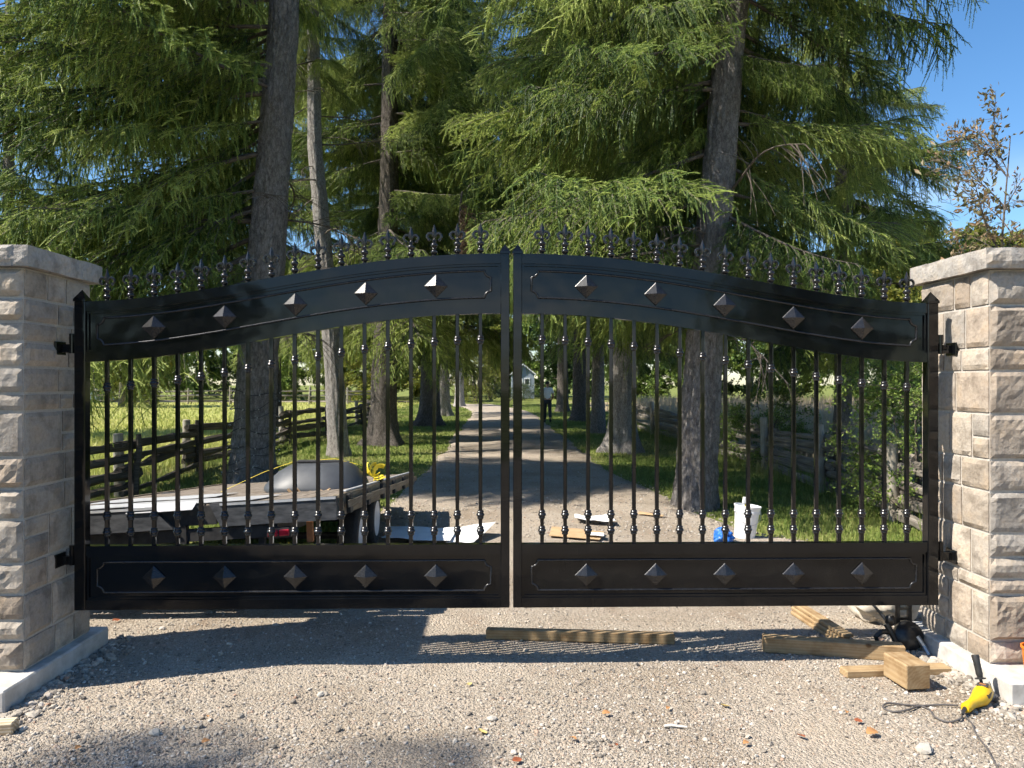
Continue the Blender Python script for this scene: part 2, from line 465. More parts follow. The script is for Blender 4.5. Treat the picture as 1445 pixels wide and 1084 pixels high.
PEBBLE = mat_tint('pebbles', [(0.0, (0.15, 0.132, 0.112)), (0.2, (0.27, 0.238, 0.20)), (0.5, (0.365, 0.32, 0.265)), (0.78, (0.44, 0.392, 0.33)), (0.90, (0.56, 0.52, 0.465)), (0.96, (0.42, 0.325, 0.255)), (1.0, (0.36, 0.24, 0.175))])
TURF = mat_turf('turf', (0.13, 0.165, 0.045), (0.19, 0.22, 0.065), (0.27, 0.255, 0.105))
FIELD = mat_turf('hay_field', (0.31, 0.33, 0.09), (0.38, 0.385, 0.125), (0.44, 0.42, 0.17))
DRYFIELD = mat_turf('dry_field', (0.25, 0.20, 0.12), (0.34, 0.28, 0.18), (0.40, 0.34, 0.23))
BLADE = mat_leaf('grass_blades', [(0.0, (0.10, 0.16, 0.03)), (0.5, (0.20, 0.255, 0.06)), (1.0, (0.36, 0.33, 0.14))], 0.3, 0.6, 0.0)
BLADE_FIELD = mat_leaf('field_blades', [(0.0, (0.28, 0.33, 0.08)), (0.5, (0.42, 0.44, 0.125)), (1.0, (0.54, 0.50, 0.21))], 0.3, 0.6, 0.0)
BLADE_DRY = mat_leaf('dry_blades', [(0.0, (0.30, 0.235, 0.15)), (0.5, (0.43, 0.355, 0.24)), (1.0, (0.52, 0.455, 0.33))], 0.3, 0.7, 0.0)
RAILW = mat_wood('weathered_rail', (0.085, 0.075, 0.065), (0.20, 0.18, 0.155), (0.34, 0.31, 0.275))
RAILD = mat_wood('dark_weathered_rail', (0.028, 0.024, 0.02), (0.075, 0.064, 0.054), (0.17, 0.15, 0.13))
POSTW = mat_wood('round_post_wood', (0.22, 0.195, 0.16), (0.33, 0.30, 0.25), (0.43, 0.40, 0.345), stretch=(9, 9, 0.6))
PINE = mat_timber('treated_timber', (0.335, 0.232, 0.126), (0.365, 0.258, 0.143), (0.385, 0.28, 0.16))
PINE_LIGHT = mat_timber('fresh_timber', (0.40, 0.30, 0.19), (0.50, 0.40, 0.27), (0.58, 0.49, 0.36))
DECKW = mat_wood('deck_boards', (0.12, 0.095, 0.072), (0.22, 0.185, 0.15), (0.32, 0.28, 0.235), stretch=(9, 0.6, 9))
SIDEW = mat_wood('side_board', (0.13, 0.10, 0.07), (0.215, 0.175, 0.125), (0.28, 0.235, 0.175), stretch=(9, 0.6, 9))
STEEL_GREY = simple('scuffed_grey_steel', (0.022, 0.024, 0.028), (0.085, 0.088, 0.094), 14, 0.6, 0.1, 0.1, 0.003, (1, 1, 3))
STEEL_DARK = simple('dark_chassis_steel', (0.018, 0.018, 0.019), (0.05, 0.048, 0.046), 20, 0.6, 0.3)
ALU = simple('aluminium_sheet', (0.42, 0.425, 0.43), (0.66, 0.66, 0.665), 9, 0.42, 0.3)
WHITE_SHEET = simple('white_sheeting', (0.70, 0.71, 0.72), (0.82, 0.82, 0.81), 8, 0.5, 0, 0.1)
RUBBER = simple('rubber', (0.016, 0.016, 0.017), (0.035, 0.034, 0.033), 40, 0.8)
RIM = simple('painted_rim', (0.62, 0.63, 0.64), (0.74, 0.75, 0.76), 10, 0.4, 0.1)
SHELL = simple('grey_plastic', (0.042, 0.046, 0.052), (0.072, 0.077, 0.084), 7, 0.5, 0, 0.15, 0.01)
YELLOW_STRAP = simple('yellow_strap', (0.70, 0.52, 0.02), (0.80, 0.62, 0.04), 30, 0.6)
DRILL_Y = simple('yellow_tool_plastic', (0.66, 0.40, 0.008), (0.74, 0.47, 0.015), 25, 0.4)
BLACK_PL = simple('black_plastic', (0.014, 0.014, 0.015), (0.035, 0.034, 0.034), 30, 0.5)
BLACK_IRON = simple('black_tool_iron', (0.010, 0.010, 0.011), (0.05, 0.05, 0.05), 25, 0.35, 0.5)
BARE_STEEL = simple('worn_steel', (0.30, 0.30, 0.30), (0.50, 0.49, 0.48), 25, 0.4, 0.8)
CORD = simple('grey_cord', (0.075, 0.068, 0.065), (0.11, 0.10, 0.095), 40, 0.7)
CANVAS = simple('beige_canvas', (0.52, 0.46, 0.375), (0.64, 0.585, 0.49), 40, 0.9, 0, 0.2, 0.003)
BUCKET = simple('white_bucket_plastic', (0.76, 0.77, 0.77), (0.83, 0.83, 0.82), 6, 0.35)
BLUE = simple('blue_tarp', (0.012, 0.10, 0.42), (0.03, 0.18, 0.58), 16, 0.45)
CARD = simple('cardboard', (0.38, 0.245, 0.125), (0.48, 0.33, 0.185), 10, 0.85)
ORANGE = simple('orange_plastic', (0.80, 0.17, 0.012), (0.86, 0.22, 0.02), 12, 0.4)
PAPER = simple('white_label', (0.78, 0.77, 0.75), (0.83, 0.82, 0.80), 30, 0.6)
RED_LENS = simple('red_lens', (0.50, 0.012, 0.03), (0.62, 0.03, 0.05), 40, 0.2)
ORANGE_RUST = simple('rust_orange', (0.34, 0.12, 0.04), (0.46, 0.19, 0.06), 30, 0.7)
BULB = simple('clear_bulb', (0.55, 0.54, 0.48), (0.7, 0.68, 0.6), 30, 0.15)
SKIN = simple('skin', (0.30, 0.17, 0.11), (0.36, 0.21, 0.14), 30, 0.55)
SHIRT = simple('white_cotton', (0.74, 0.75, 0.77), (0.80, 0.80, 0.81), 20, 0.85)
TROUSERS = simple('dark_trousers', (0.016, 0.018, 0.022), (0.04, 0.042, 0.046), 20, 0.85)
HAIR = simple('dark_hair', (0.008, 0.007, 0.006), (0.02, 0.016, 0.013), 60, 0.6)
SIDING = simple('blue_grey_siding', (0.24, 0.29, 0.36), (0.29, 0.34, 0.41), 5, 0.7, stretch=(1, 1, 12))
TRIMW = simple('white_trim', (0.76, 0.77, 0.78), (0.82, 0.82, 0.82), 20, 0.6)
ROOFG = simple('grey_shingles', (0.10, 0.105, 0.115), (0.18, 0.185, 0.20), 30, 0.85)
GLASS = simple('window_glass', (0.03, 0.04, 0.05), (0.05, 0.06, 0.07), 3, 0.08)
LITTER_O = simple('orange_leaf', (0.40, 0.17, 0.06), (0.50, 0.27, 0.11), 60, 0.7)
LITTER_R = simple('red_brown_leaf', (0.30, 0.07, 0.03), (0.38, 0.13, 0.05), 60, 0.7)
LITTER_Y = simple('yellow_leaf', (0.52, 0.38, 0.12), (0.60, 0.47, 0.2), 60, 0.7)
PALE_STICK = simple('bleached_stick', (0.55, 0.52, 0.46), (0.68, 0.65, 0.58), 30, 0.8)

# ------------------------------------------------------------------ ground
def gz(x, y):
    """height of the gravel surface"""
    x = np.atleast_1d(np.asarray(x, float)); y = np.atleast_1d(np.asarray(y, float))
    p = np.stack([x * 0.9, y * 0.9, x * 0], 1)
    q = np.stack([x * 5.0, y * 5.0, x * 0 + 3], 1)
    rut = 0.012 * np.exp(-((x - 0.4) / 0.45) ** 2) - 0.012 * np.exp(-((np.abs(x - 0.4) - 1.0) / 0.35) ** 2)
    return 0.014 * fbm(p, 3, 5) + 0.006 * fbm(q, 2, 9) + rut * (y > 6)

def lane_edges(Y):
    Y = np.asarray(Y, float)
    s = np.clip((Y - 5.1) / 2.3, 0, 1) ** 0.35
    xl = -16 + (14.4) * s + 0.25 * np.clip((Y - 7.4) / 6, 0, 1)
    s2 = np.clip((Y - 5.2) / 3.0, 0, 1) ** 0.3
    xr = 16 - 13.2 * s2 - 0.65 * np.clip((Y - 8.2) / 7, 0, 1)
    bend = -0.02 * np.clip(Y - 42, 0, 99) ** 1.6
    w = np.stack([Y * 0.8, Y * 0, Y * 0], 1)
    return xl + bend + 0.14 * fbm(w, 3, 21), xr + bend + 0.14 * fbm(w + 50, 3, 22)

S_ = 900.0
g = MB().add([(-S_, -S_, -0.045), (S_, -S_, -0.045), (S_, S_, -0.045), (-S_, S_, -0.045)], [(0, 1, 2, 3)]).build('ground', TURF)
kind(g, 'structure')
fl = MB().add([(-160, 6, -0.035), (-6.3, 6, -0.035), (-6.3, 68, -0.035), (-160, 68, -0.035)], [(0, 1, 2, 3)]).build('field', FIELD)
kind(fl, 'structure')
fr = MB().add([(6.6, 9, -0.035), (120, 9, -0.035), (120, 70, -0.035), (6.6, 70, -0.035)], [(0, 1, 2, 3)]).build('dry_field', DRYFIELD)
kind(fr, 'structure')
fp = MB().add([(-90, 70, -0.03), (-8, 70, -0.03), (-8, 74, -0.03), (-90, 73, -0.03)], [(0, 1, 2, 3)]).build('path', GRAVEL)
kind(fp, 'structure')

def gravel_sheet():
    ys = np.concatenate([np.arange(-9, 2.4, 0.3), np.arange(2.4, 9, 0.06), np.arange(9, 62, 0.3)])
    xl, xr = lane_edges(ys)
    t = np.linspace(-1, 1, 151); t = np.sign(t) * np.abs(t) ** 1.5 * 0.5 + 0.5
    X = xl[:, None] + (xr - xl)[:, None] * t[None, :]
    Y = np.repeat(ys[:, None], len(t), 1)
    Z = gz(X.ravel(), Y.ravel()).reshape(X.shape)
    e = np.minimum(t, 1 - t)[None, :] * (xr - xl)[:, None]
    k = np.clip(e / 0.25, 0, 1)
    Z = Z * k + (-0.06) * (1 - k)
    n, m = X.shape
    V = np.stack([X.ravel(), Y.ravel(), Z.ravel()], 1)
    a = (np.arange(n - 1)[:, None] * m + np.arange(m - 1)[None, :]).ravel()
    F = np.stack([a, a + 1, a + m + 1, a + m], 1)
    return kind(obj('driveway', np_mesh('driveway', V, F, GRAVEL, smooth=True)), 'structure')
gravel_sheet()

ICO_V = []
_p = (1 + 5 ** 0.5) / 2
for a, b in ((1, _p), (-1, _p), (1, -_p), (-1, -_p)):
    ICO_V += [(0, a, b), (a, b, 0), (b, 0, a)]
ICO_V = np.array(ICO_V) / np.linalg.norm((1, _p))
def _hull_faces(V):
    F = []
    n = len(V); d = np.linalg.norm(V[:, None] - V[None], axis=2); el_ = d[d > 1e-6].min() * 1.05
    for i in range(n):
        for j in range(i + 1, n):
            for k in range(j + 1, n):
                if d[i, j] < el_ and d[j, k] < el_ and d[i, k] < el_:
                    c = np.cross(V[j] - V[i], V[k] - V[i])
                    F.append((i, j, k) if c.dot(V[i]) > 0 else (i, k, j))
    return np.array(F)
ICO_F = _hull_faces(ICO_V)
OCT_V = np.array([(1, 0, 0), (-1, 0, 0), (0, 1, 0), (0, -1, 0), (0, 0, 1), (0, 0, -1)], float)
OCT_F = np.array([(0, 2, 4), (2, 1, 4), (1, 3, 4), (3, 0, 4), (2, 0, 5), (1, 2, 5), (3, 1, 5), (0, 3, 5)])

def pebbles(n, BV, BF, smin, smax, seed, y0, y1, power, bank=None):
    r = rs(seed)
    u = r.rand(n * 2)
    y = (y0 ** (1 - power) + u * (y1 ** (1 - power) - y0 ** (1 - power))) ** (1 / (1 - power))
    x = (r.rand(n * 2) * 2 - 1) * (0.74 * y + 0.5) + 0.05
    xl, xr = lane_edges(y)
    clump = fbm(np.stack([x * 1.3, y * 1.3, x * 0], 1), 3, 31)
    side = np.abs(x - 0.1) > 1.7
    track = np.exp(-((np.abs(x - 0.35 - 0.06 * y) - 0.85) / 0.24) ** 2)
    ok = (x > xl + 0.05) & (x < xr - 0.05) & (clump + side * 0.35 - track * 0.55 + r.rand(n * 2) * 1.1 > 0.22)
    for px0, px1 in ((-3.2, -2.39), (2.57, 3.4)):
        ok &= ~((x > px0) & (x < px1) & (y > 3.77) & (y < 4.78))
    x, y = x[ok][:n], y[ok][:n]; n = len(x)
    if bank:
        n = len(bank[0]); x, y = bank
    s = smin + (smax - smin) * r.rand(n) ** 2.6
    V = BV[None] * (1 + 0.38 * (r.rand(n, len(BV), 1) - 0.5)) * s[:, None, None]
    V = V * (0.7 + 0.6 * r.rand(n, 1, 3)) * np.array([1, 1, 0.72])
    a = r.rand(n) * 6.283; c, sn = np.cos(a)[:, None], np.sin(a)[:, None]
    tx = (r.rand(n, 1) - 0.5) * 0.9
    z2 = V[:, :, 2] + V[:, :, 0] * tx
    X = V[:, :, 0] * c - V[:, :, 1] * sn + x[:, None]; Y = V[:, :, 0] * sn + V[:, :, 1] * c + y[:, None]
    Z = z2 + (gz(x, y) + s * 0.28)[:, None]
    W = np.stack([X, Y, Z], 2).reshape(-1, 3)
    F = (BF[None] + (np.arange(n) * len(BV))[:, None, None]).reshape(-1, 3)
    tint = np.repeat(r.rand(n), len(BV))
    return W, F, tint
pv = []; pf = []; pt = []; base_n = 0
_b = rs(77); _n = 1500
_bx = np.where(_b.rand(_n) < 0.5, -2.37 + np.abs(_b.randn(_n)) * 0.07, 2.55 - np.abs(_b.randn(_n)) * 0.07); _by = 3.6 + 1.3 * _b.rand(_n)
_fy = 3.765 - np.abs(_b.randn(600)) * 0.05; _fx = np.where(_b.rand(600) < 0.5, -3.2 + 0.85 * _b.rand(600), 2.57 + 0.9 * _b.rand(600))
BANK = (np.concatenate([_bx, _fx]), np.concatenate([_by, _fy]))
for args in ((10, ICO_V, ICO_F, 0.006, 0.026, 5, 2.3, 9, 2.0, BANK), (24000, ICO_V, ICO_F, 0.0045, 0.012, 1, 2.3, 12, 2.0), (70000, OCT_V, OCT_F, 0.003, 0.0075, 2, 2.3, 9, 2.2), (240, ICO_V, ICO_F, 0.012, 0.022, 3, 2.3, 9, 2.0), (16000, OCT_V, OCT_F, 0.007, 0.018, 4, 8.0, 34, 1.6)):
    W, F, T = pebbles(*args)
    pv.append(W); pf.append(F + base_n); pt.append(T); base_n += len(W)
peb = obj('gravel', np_mesh('gravel', np.concatenate(pv), np.concatenate(pf), PEBBLE, tint=np.concatenate(pt)))
kind(peb, 'stuff'); peb['label'] = 'loose crushed stone lying over the driveway'; peb['category'] = 'gravel'

def blades(name, label, x, y, h, w, seed, mat, lean=0.5, z0=-0.045, cat='grass'):
    r = rs(seed); n = len(x)
    a = r.rand(n) * 6.283; la = r.rand(n) * 6.283; l = h * lean * r.rand(n)
    bx, by = np.cos(a) * w / 2, np.sin(a) * w / 2
    V = np.zeros((n, 5, 3)); zz = np.full(n, z0)
    mx, my = x + np.cos(la) * l * 0.35, y + np.sin(la) * l * 0.35
    V[:, 0] = np.stack([x - bx, y - by, zz], 1); V[:, 1] = np.stack([x + bx, y + by, zz], 1)
    V[:, 2] = np.stack([mx + bx * 0.7, my + by * 0.7, zz + h * 0.6], 1); V[:, 3] = np.stack([mx - bx * 0.7, my - by * 0.7, zz + h * 0.6], 1)
    V[:, 4] = np.stack([x + np.cos(la) * l, y + np.sin(la) * l, zz + h], 1)
    o5 = np.arange(n)[:, None] * 5
    F = [o5 + np.array([[0, 1, 2, 3]]), o5 + np.array([[3, 2, 4]])]
    patch = fbm(np.stack([x * 0.55, y * 0.55, x * 0], 1), 3, seed + 7) * 0.6
    t = np.clip(0.5 + patch + (r.rand(n) - 0.5) * 0.5, 0, 1)
    o = obj(name, np_mesh(name, V.reshape(-1, 3), F, mat, tint=np.repeat(t, 5)))
    kind(o, 'stuff'); o['label'] = label; o['category'] = cat
    return o

def verge_points(n, seed):
    r = rs(seed)
    y = (5.6 ** -0.6 + r.rand(n) * (62 ** -0.6 - 5.6 ** -0.6)) ** (1 / -0.6)
    x = -7.0 + r.rand(n) * 13.5
    xl, xr = lane_edges(y)
    off = np.abs(fbm(np.stack([x * 2.0, y * 2.0, x * 0], 1), 3, 3)) * 0.8
    ok = ((x < xl + 0.18 * r.rand(n)) | (x > xr - 0.18 * r.rand(n))) & ((x < xl - 0.3) | (x > xr + 0.3) | (r.rand(n) < 0.5))
    for px, py, pr in ((-3.75, 11.85, 0.7), (2.62, 10.1, 0.6)):
        ok &= (x - px) ** 2 + (y - py) ** 2 > pr * pr * r.rand(n)
    return x[ok], y[ok], off[ok]
vx, vy, vo = verge_points(190000, 11)
rr_ = rs(12)
blades('grass', 'short mown grass on the verges along the drive', vx, vy, (0.018 + 0.03 * rr_.rand(len(vx)) + 0.04 * vo) * (1 + vy * 0.01), 0.005 + vy * 0.0009, 13, BLADE)
r_ = rs(14); n_ = 70000
fy = (8.0 ** -0.9 + r_.rand(n_) * (66 ** -0.9 - 8 ** -0.9)) ** (1 / -0.9)
fx = -6.4 - r_.rand(n_) ** 1.4 * (3 + 0.62 * fy)
blades('field_grass', 'tall sunlit hay grass in the field behind the left fence', fx, fy, (0.08 + 0.12 * r_.rand(n_)), 0.007 + fy * 0.0012, 15, BLADE_FIELD)
n_ = 26000
fy = 14.0 + r_.rand(n_) ** 1.3 * 34; fx = 6.8 + r_.rand(n_) * (4 + fy * 0.45)
blades('dry_grass', 'tall tan dry grass standing behind the right fence', fx, fy, (0.55 + 0.6 * r_.rand(n_)), 0.010 + fy * 0.0007, 16, BLADE_DRY, 0.35)
n_ = 5000
ed = rs(17); ey = 6.0 + ed.rand(n_) ** 1.5 * 26
ex = np.where(ed.rand(n_) < 0.5, -5.75 + ed.randn(n_) * 0.22, 5.0 + ed.randn(n_) * 0.25)
blades('fence_grass', 'long uncut grass growing along the foot of the rail fences', ex, ey, 0.12 + 0.28 * ed.rand(n_), 0.009, 18, BLADE, 0.6)

# ------------------------------------------------------------------ stone pillars
def stone_mesh(w, h, rough, seed, d=0.03):
    """rock-faced ashlar: local x along the wall, y = -out, z up; origin at the lower corner of its bed"""
    r = rs(seed)
    nx = max(5, int(w / 0.022)); nzz = max(4, int(h / 0.022))
    gx = np.linspace(0, 1, nx); gzv = np.linspace(0, 1, nzz)
    U, Wv = np.meshgrid(gx, gzv)
    x = U * w; z = Wv * h
    top = np.full(U.shape, 1.0)
    for k in range(7):
        a = r.rand() * 6.283
        top = np.minimum(top, 0.55 + 0.5 * r.rand() + (np.cos(a) * (U - r.rand()) + np.sin(a) * (Wv - r.rand())) * (0.5 + 0.7 * r.rand()))
    n1 = fbm(np.stack([x.ravel() * 14, z.ravel() * 14, np.full(x.size, seed * 3.7)], 1), 4, seed).reshape(x.shape)
    n2 = fbm(np.stack([x.ravel() * 45, z.ravel() * 45, np.full(x.size, seed * 1.7)], 1), 2, seed + 5).reshape(x.shape)
    out = rough * (np.clip(top, 0, 1.2) * 0.85 + 0.34 * n1 + 0.20 * n2)
    e = np.minimum(np.minimum(x, w - x), np.minimum(z, h - z))
    k = np.clip(e / 0.012, 0, 1) ** 0.6
    out = np.clip(out, 0.002, None) * k + 0.004 * np.clip(e / 0.006, 0, 1)
    jx = 0.0025 * n1; 
    inner = (e > 1e-6)
    # ragged arris
    x2 = x + (~inner) * (U - 0.5) * -0.006 * (1 + n1); z2 = z + (~inner) * (Wv - 0.5) * -0.006 * (1 + n1)
    V = np.stack([x2.ravel(), -out.ravel(), z2.ravel()], 1)
    a = (np.arange(nzz - 1)[:, None] * nx + np.arange(nx - 1)[None, :]).ravel()
    F = np.stack([a, a + 1, a + nx + 1, a + nx], 1)
    # returns to the bed
    ring = list(range(nx)) + [j * nx + nx - 1 for j in range(1, nzz)] + [(nzz - 1) * nx + i for i in range(nx - 2, -1, -1)] + [j * nx for j in range(nzz - 2, 0, -1)]
    b0 = len(V); bv = V[ring].copy(); bv[:, 1] = d
    V = np.concatenate([V, bv])
    m = len(ring); i = np.arange(m)
    F2 = np.stack([np.array(ring)[i], b0 + i, b0 + (i + 1) % m, np.array(ring)[(i + 1) % m]], 1)
    return V, np.concatenate([F, F2])

def pillar(name, label, x0, x1, courses, seed, inner_sign):
    """x0<x1 plan limits; inner_sign +1 when the driveway face looks to +X"""
    y0, y1 = 4.03, 4.68
    zb = 0.115
    root = thing(name, label, 'pillar', ((x0 + x1) / 2, (y0 + y1) / 2, 0))
    ox, oy = root.location.x, root.location.y
    r = rs(seed)
    zt = zb + sum(courses)
    MB().box(x0 + 0.006 - ox, x1 - 0.006 - ox, y0 + 0.006 - oy, y1 - 0.006 - oy, 0.10, zt + 0.002).build('mortar_core', MORTAR, root)
    ft = MB()
    fx0, fx1 = (x0 - 0.07, x1 + 0.06) if inner_sign > 0 else (x0 - 0.06, x1 + 0.07)
    ft.box(fx0 - ox, fx1 - ox, y0 - 0.26 - oy, y1 + 0.10 - oy, -0.10, zb - 0.004, 0, None, 0.008)
    ft.build('footing', CONCRETE, root)
    # capstone: thick slab with a split front edge
    def cap():
        cx0, cx1, cy0, cy1, cz0, cz1 = x0 - 0.045, x1 + 0.045, y0 - 0.045, y1 + 0.05, zt + 0.004, zt + 0.112
        V = []; F = []
        n = 30; m = 7
        per = []
        for a in range(n): per.append((cx0 + (cx1 - cx0) * a / n, cy0, 0, -1, 1.0))
        for a in range(n): per.append((cx1, cy0 + (cy1 - cy0) * a / n, 1, 0, 0.35))
        for a in range(n): per.append((cx1 - (cx1 - cx0) * a / n, cy1, 0, 1, 1.0))
        for a in range(n): per.append((cx0, cy1 - (cy1 - cy0) * a / n, -1, 0, 0.35))
        P = np.array(per); N_ = len(P)
        rows = []
        for j in range(m):
            t = j / (m - 1)
            p = np.stack([P[:, 0] * 16, P[:, 1] * 16, np.full(N_, t * 2.2 + seed)], 1)
            e = min(t, 1 - t)
            amt = (0.022 * fbm(p, 4, seed) + 0.010 * math.sin(math.pi * t)) * P[:, 4] * (1 if 0 < j < m - 1 else 0.55)
            corner = (np.arange(N_) % n == 0)
            amt = np.where(corner, 0.0, amt)
            rows.append(np.stack([P[:, 0] + P[:, 2] * amt - ox, P[:, 1] + P[:, 3] * amt - oy, np.full(N_, cz0 + (cz1 - cz0) * t) + 0.004 * fbm(p * 0.7, 2, seed + 3)], 1))
        V = np.concatenate(rows); i = np.arange(N_)
        F = np.concatenate([np.stack([j * N_ + i, j * N_ + (i + 1) % N_, (j + 1) * N_ + (i + 1) % N_, (j + 1) * N_ + i], 1) for j in range(m - 1)])
        c = len(V); V = np.concatenate([V, [[0, 0, cz1 + 0.004], [0, 0, cz0]]])
        T1_ = np.stack([(m - 1) * N_ + i, (m - 1) * N_ + (i + 1) % N_, np.full(N_, c)], 1)
        T2_ = np.stack([(i + 1) % N_, i, np.full(N_, c + 1)], 1)
        return np_mesh('capstone', V, [F, np.concatenate([T1_, T2_])], CAPSTONE)
    obj('capstone', cap(), root)
    # the four faces: (start corner, along, normal angle, length, roughness)
    faces = [((x0, y0), 0.0, x1 - x0, 0.034), ((x1, y0), 90.0, y1 - y0, 0.013 if inner_sign > 0 else 0.026),
             ((x1, y1), 180.0, x1 - x0, 0.026), ((x0, y1), 270.0, y1 - y0, 0.026 if inner_sign > 0 else 0.019)]
    sd = seed * 1000
    for (sx, sy), ang, ln, rough in faces:
        z = zb
        for ci, ch in enumerate(courses):
            cuts = [0.0]
            while ln - cuts[-1] > 0.50:
                cuts.append(cuts[-1] + 0.19 + 0.25 * r.rand())
            if ln - cuts[-1] > 0.30: cuts.append(cuts[-1] + (ln - cuts[-1]) * (0.4 + 0.2 * r.rand()))
            cuts.append(ln)
            for a, b in zip(cuts[:-1], cuts[1:]):
                subs = [(0.0, ch)]
                if ch > 0.2 and b - a < 0.3 and r.rand() < 0.22:
                    k = 0.42 + 0.16 * r.rand(); subs = [(0, ch * k), (ch * k, ch)]
                for s0, s1 in subs:
                    sd += 1
                    gpx = 0.0048
                    V, F = stone_mesh(b - a - 2 * gpx, s1 - s0 - 2 * gpx, rough * (0.6 + 0.7 * r.rand()), sd)
                    me = np_mesh('stone', V, F, STONE)
                    ca, sa = math.cos(R(ang)), math.sin(R(ang))
                    lx, ly = sx + ca * (a + gpx), sy + sa * (a + gpx)
                    obj('stone', me, root, (lx - ox, ly - oy, z + s0 + gpx), (0, 0, R(ang)))
            z += ch
    return root

cr = [.12, .244, .083, .244, .222, .169, .244, .23, .124, .225, .185]
cl = [.159, .236, .159, .229, .159, .162, .236, .096, .137, .133, .103, .125, .152]
pillar('stone_pillar', 'tan split-stone gate pillar whose driveway face lies in shade', -3.09, -2.44, cl, 3, 1)
pillar('stone_pillar', 'sunlit tan split-stone gate pillar beside the yellow drill', 2.62, 3.27, cr, 4, -1)

# ------------------------------------------------------------------ the gate
GY, GW = 4.35, 2.42
Z_LO, Z_HI, BAND = 2.061, 2.334, 0.337
def ztop(u):
    s = min(1.0, max(0.0, (u - 0.06) / (GW - 0.11)))
    return Z_LO + (Z_HI - Z_LO) * (1 - math.cos(math.pi * s ** 0.88)) / 2

def finial_mesh():
    b = MB()
    prof = [(0.012, 0), (0.013, 0.008), (0.010, 0.012), (0.018, 0.018), (0.021, 0.026), (0.018, 0.034), (0.010, 0.040), (0.013, 0.045), (0.011, 0.050),
            (0.019, 0.057), (0.0215, 0.065), (0.018, 0.073), (0.010, 0.079), (0.009, 0.086), (0.015, 0.089), (0.015, 0.095), (0.008, 0.099), (0.004, 0.104)]
    b.lathe(prof, 10)
    # spear-shaped middle petal
    sec = [(0.006, 0.006, 0.098), (0.011, 0.008, 0.112), (0.016, 0.009, 0.128), (0.012, 0.007, 0.148), (0.0015, 0.002, 0.182)]
    V = []
    for hx, hy, z in sec: V += [(-hx, 0, z), (0, -hy, z), (hx, 0, z), (0, hy, z)]
    F = [(4 * j + k, 4 * j + (k + 1) % 4, 4 * j + 4 + (k + 1) % 4, 4 * j + 4 + k) for j in range(4) for k in range(4)] + [(3, 2, 1, 0), (16, 17, 18, 19)]
    b.add(V, F)
    for sg in (-1, 1):
        pts = []; rad = []
        for t in np.linspace(0, 1, 9):
            a = math.pi * (1.05 - 1.45 * t)
            pts.append((sg * (0.024 + 0.016 * math.cos(a)), 0, 0.112 + 0.017 * math.sin(a) + 0.006 * (1 - t)))
            rad.append(0.0062 + 0.002 * math.sin(math.pi * t))
        b.tube(pts, rad, 6)
        V = Vector(pts[-1])
        b.lathe([(0.002, -0.009), (0.0085, -0.004), (0.0085, 0.004), (0.002, 0.009)], 8, 0, Matrix.Translation(V))
    return b.mesh('finial', SATIN, 40)
FINIAL = finial_mesh()
COLLAR = MB().lathe([(0.0125, -0.026), (0.016, -0.024), (0.0185, -0.018), (0.0165, -0.012), (0.0205, -0.008), (0.0235, -0.001), (0.0205, 0.006),
                     (0.0165, 0.010), (0.0195, 0.016), (0.0165, 0.022), (0.0125, 0.025)], 12).mesh('collar', SATIN, 40)
def stud_mesh(sg):
    b = MB(); h = 0.066
    V = []
    for sc_, y in ((1.0, -0.0005), (1.0, -0.007), (0.93, -0.010)):
        V += [(-h * sc_, y, 0), (0, y, -h * sc_), (h * sc_, y, 0), (0, y, h * sc_)]
    V.append((0, -0.036, 0))
    F = [(4 * j + k, 4 * j + (k + 1) % 4, 4 * j + 4 + (k + 1) % 4, 4 * j + 4 + k) for j in range(2) for k in range(4)] + [(8 + k, 8 + (k + 1) % 4, 12) for k in range(4)]
    return b.add(V, F).mesh('stud', SATIN)
STUD = stud_mesh(1)

def strip(f0, f1, y0, y1, u0, u1, n=40):
    """a bar that follows the arch: f0/f1 give lower and upper edge at u"""
    V = []; F = []
    for i in range(n + 1):
        u = u0 + (u1 - u0) * i / n
        V += [(u, y0, f0(u)), (u, y1, f0(u)), (u, y1, f1(u)), (u, y0, f1(u))]
    for i in range(n):
        for k in range(4):
            F.append((4 * i + k, 4 * i + (k + 1) % 4, 4 * i + 4 + (k + 1) % 4, 4 * i + 4 + k))
    F += [(0, 1, 2, 3), tuple(4 * n + k for k in (3, 2, 1, 0))]
    return V, F

def moulding_path(u0, u1, lo, hi, r, n=60):
    """closed outline with scooped corners; lo/hi are functions of u"""
    P = []
    def arc(cu, cz, a0, a1):
        for t in np.linspace(a0, a1, 8):
            P.append((cu + r * math.cos(t), cz + r * math.sin(t)))
    m = n
    for i in range(m + 1):
        u = u0 + r + (u1 - u0 - 2 * r) * i / m; P.append((u, lo(u)))
    arc(u1, lo(u1), math.pi, math.pi / 2)
    arc(u1, hi(u1), -math.pi / 2, -math.pi)
    for i in range(m + 1):
        u = u1 - r - (u1 - u0 - 2 * r) * i / m; P.append((u, hi(u)))
    arc(u0, hi(u0), 0, -math.pi / 2)
    arc(u0, lo(u0), math.pi / 2, 0)
    return P

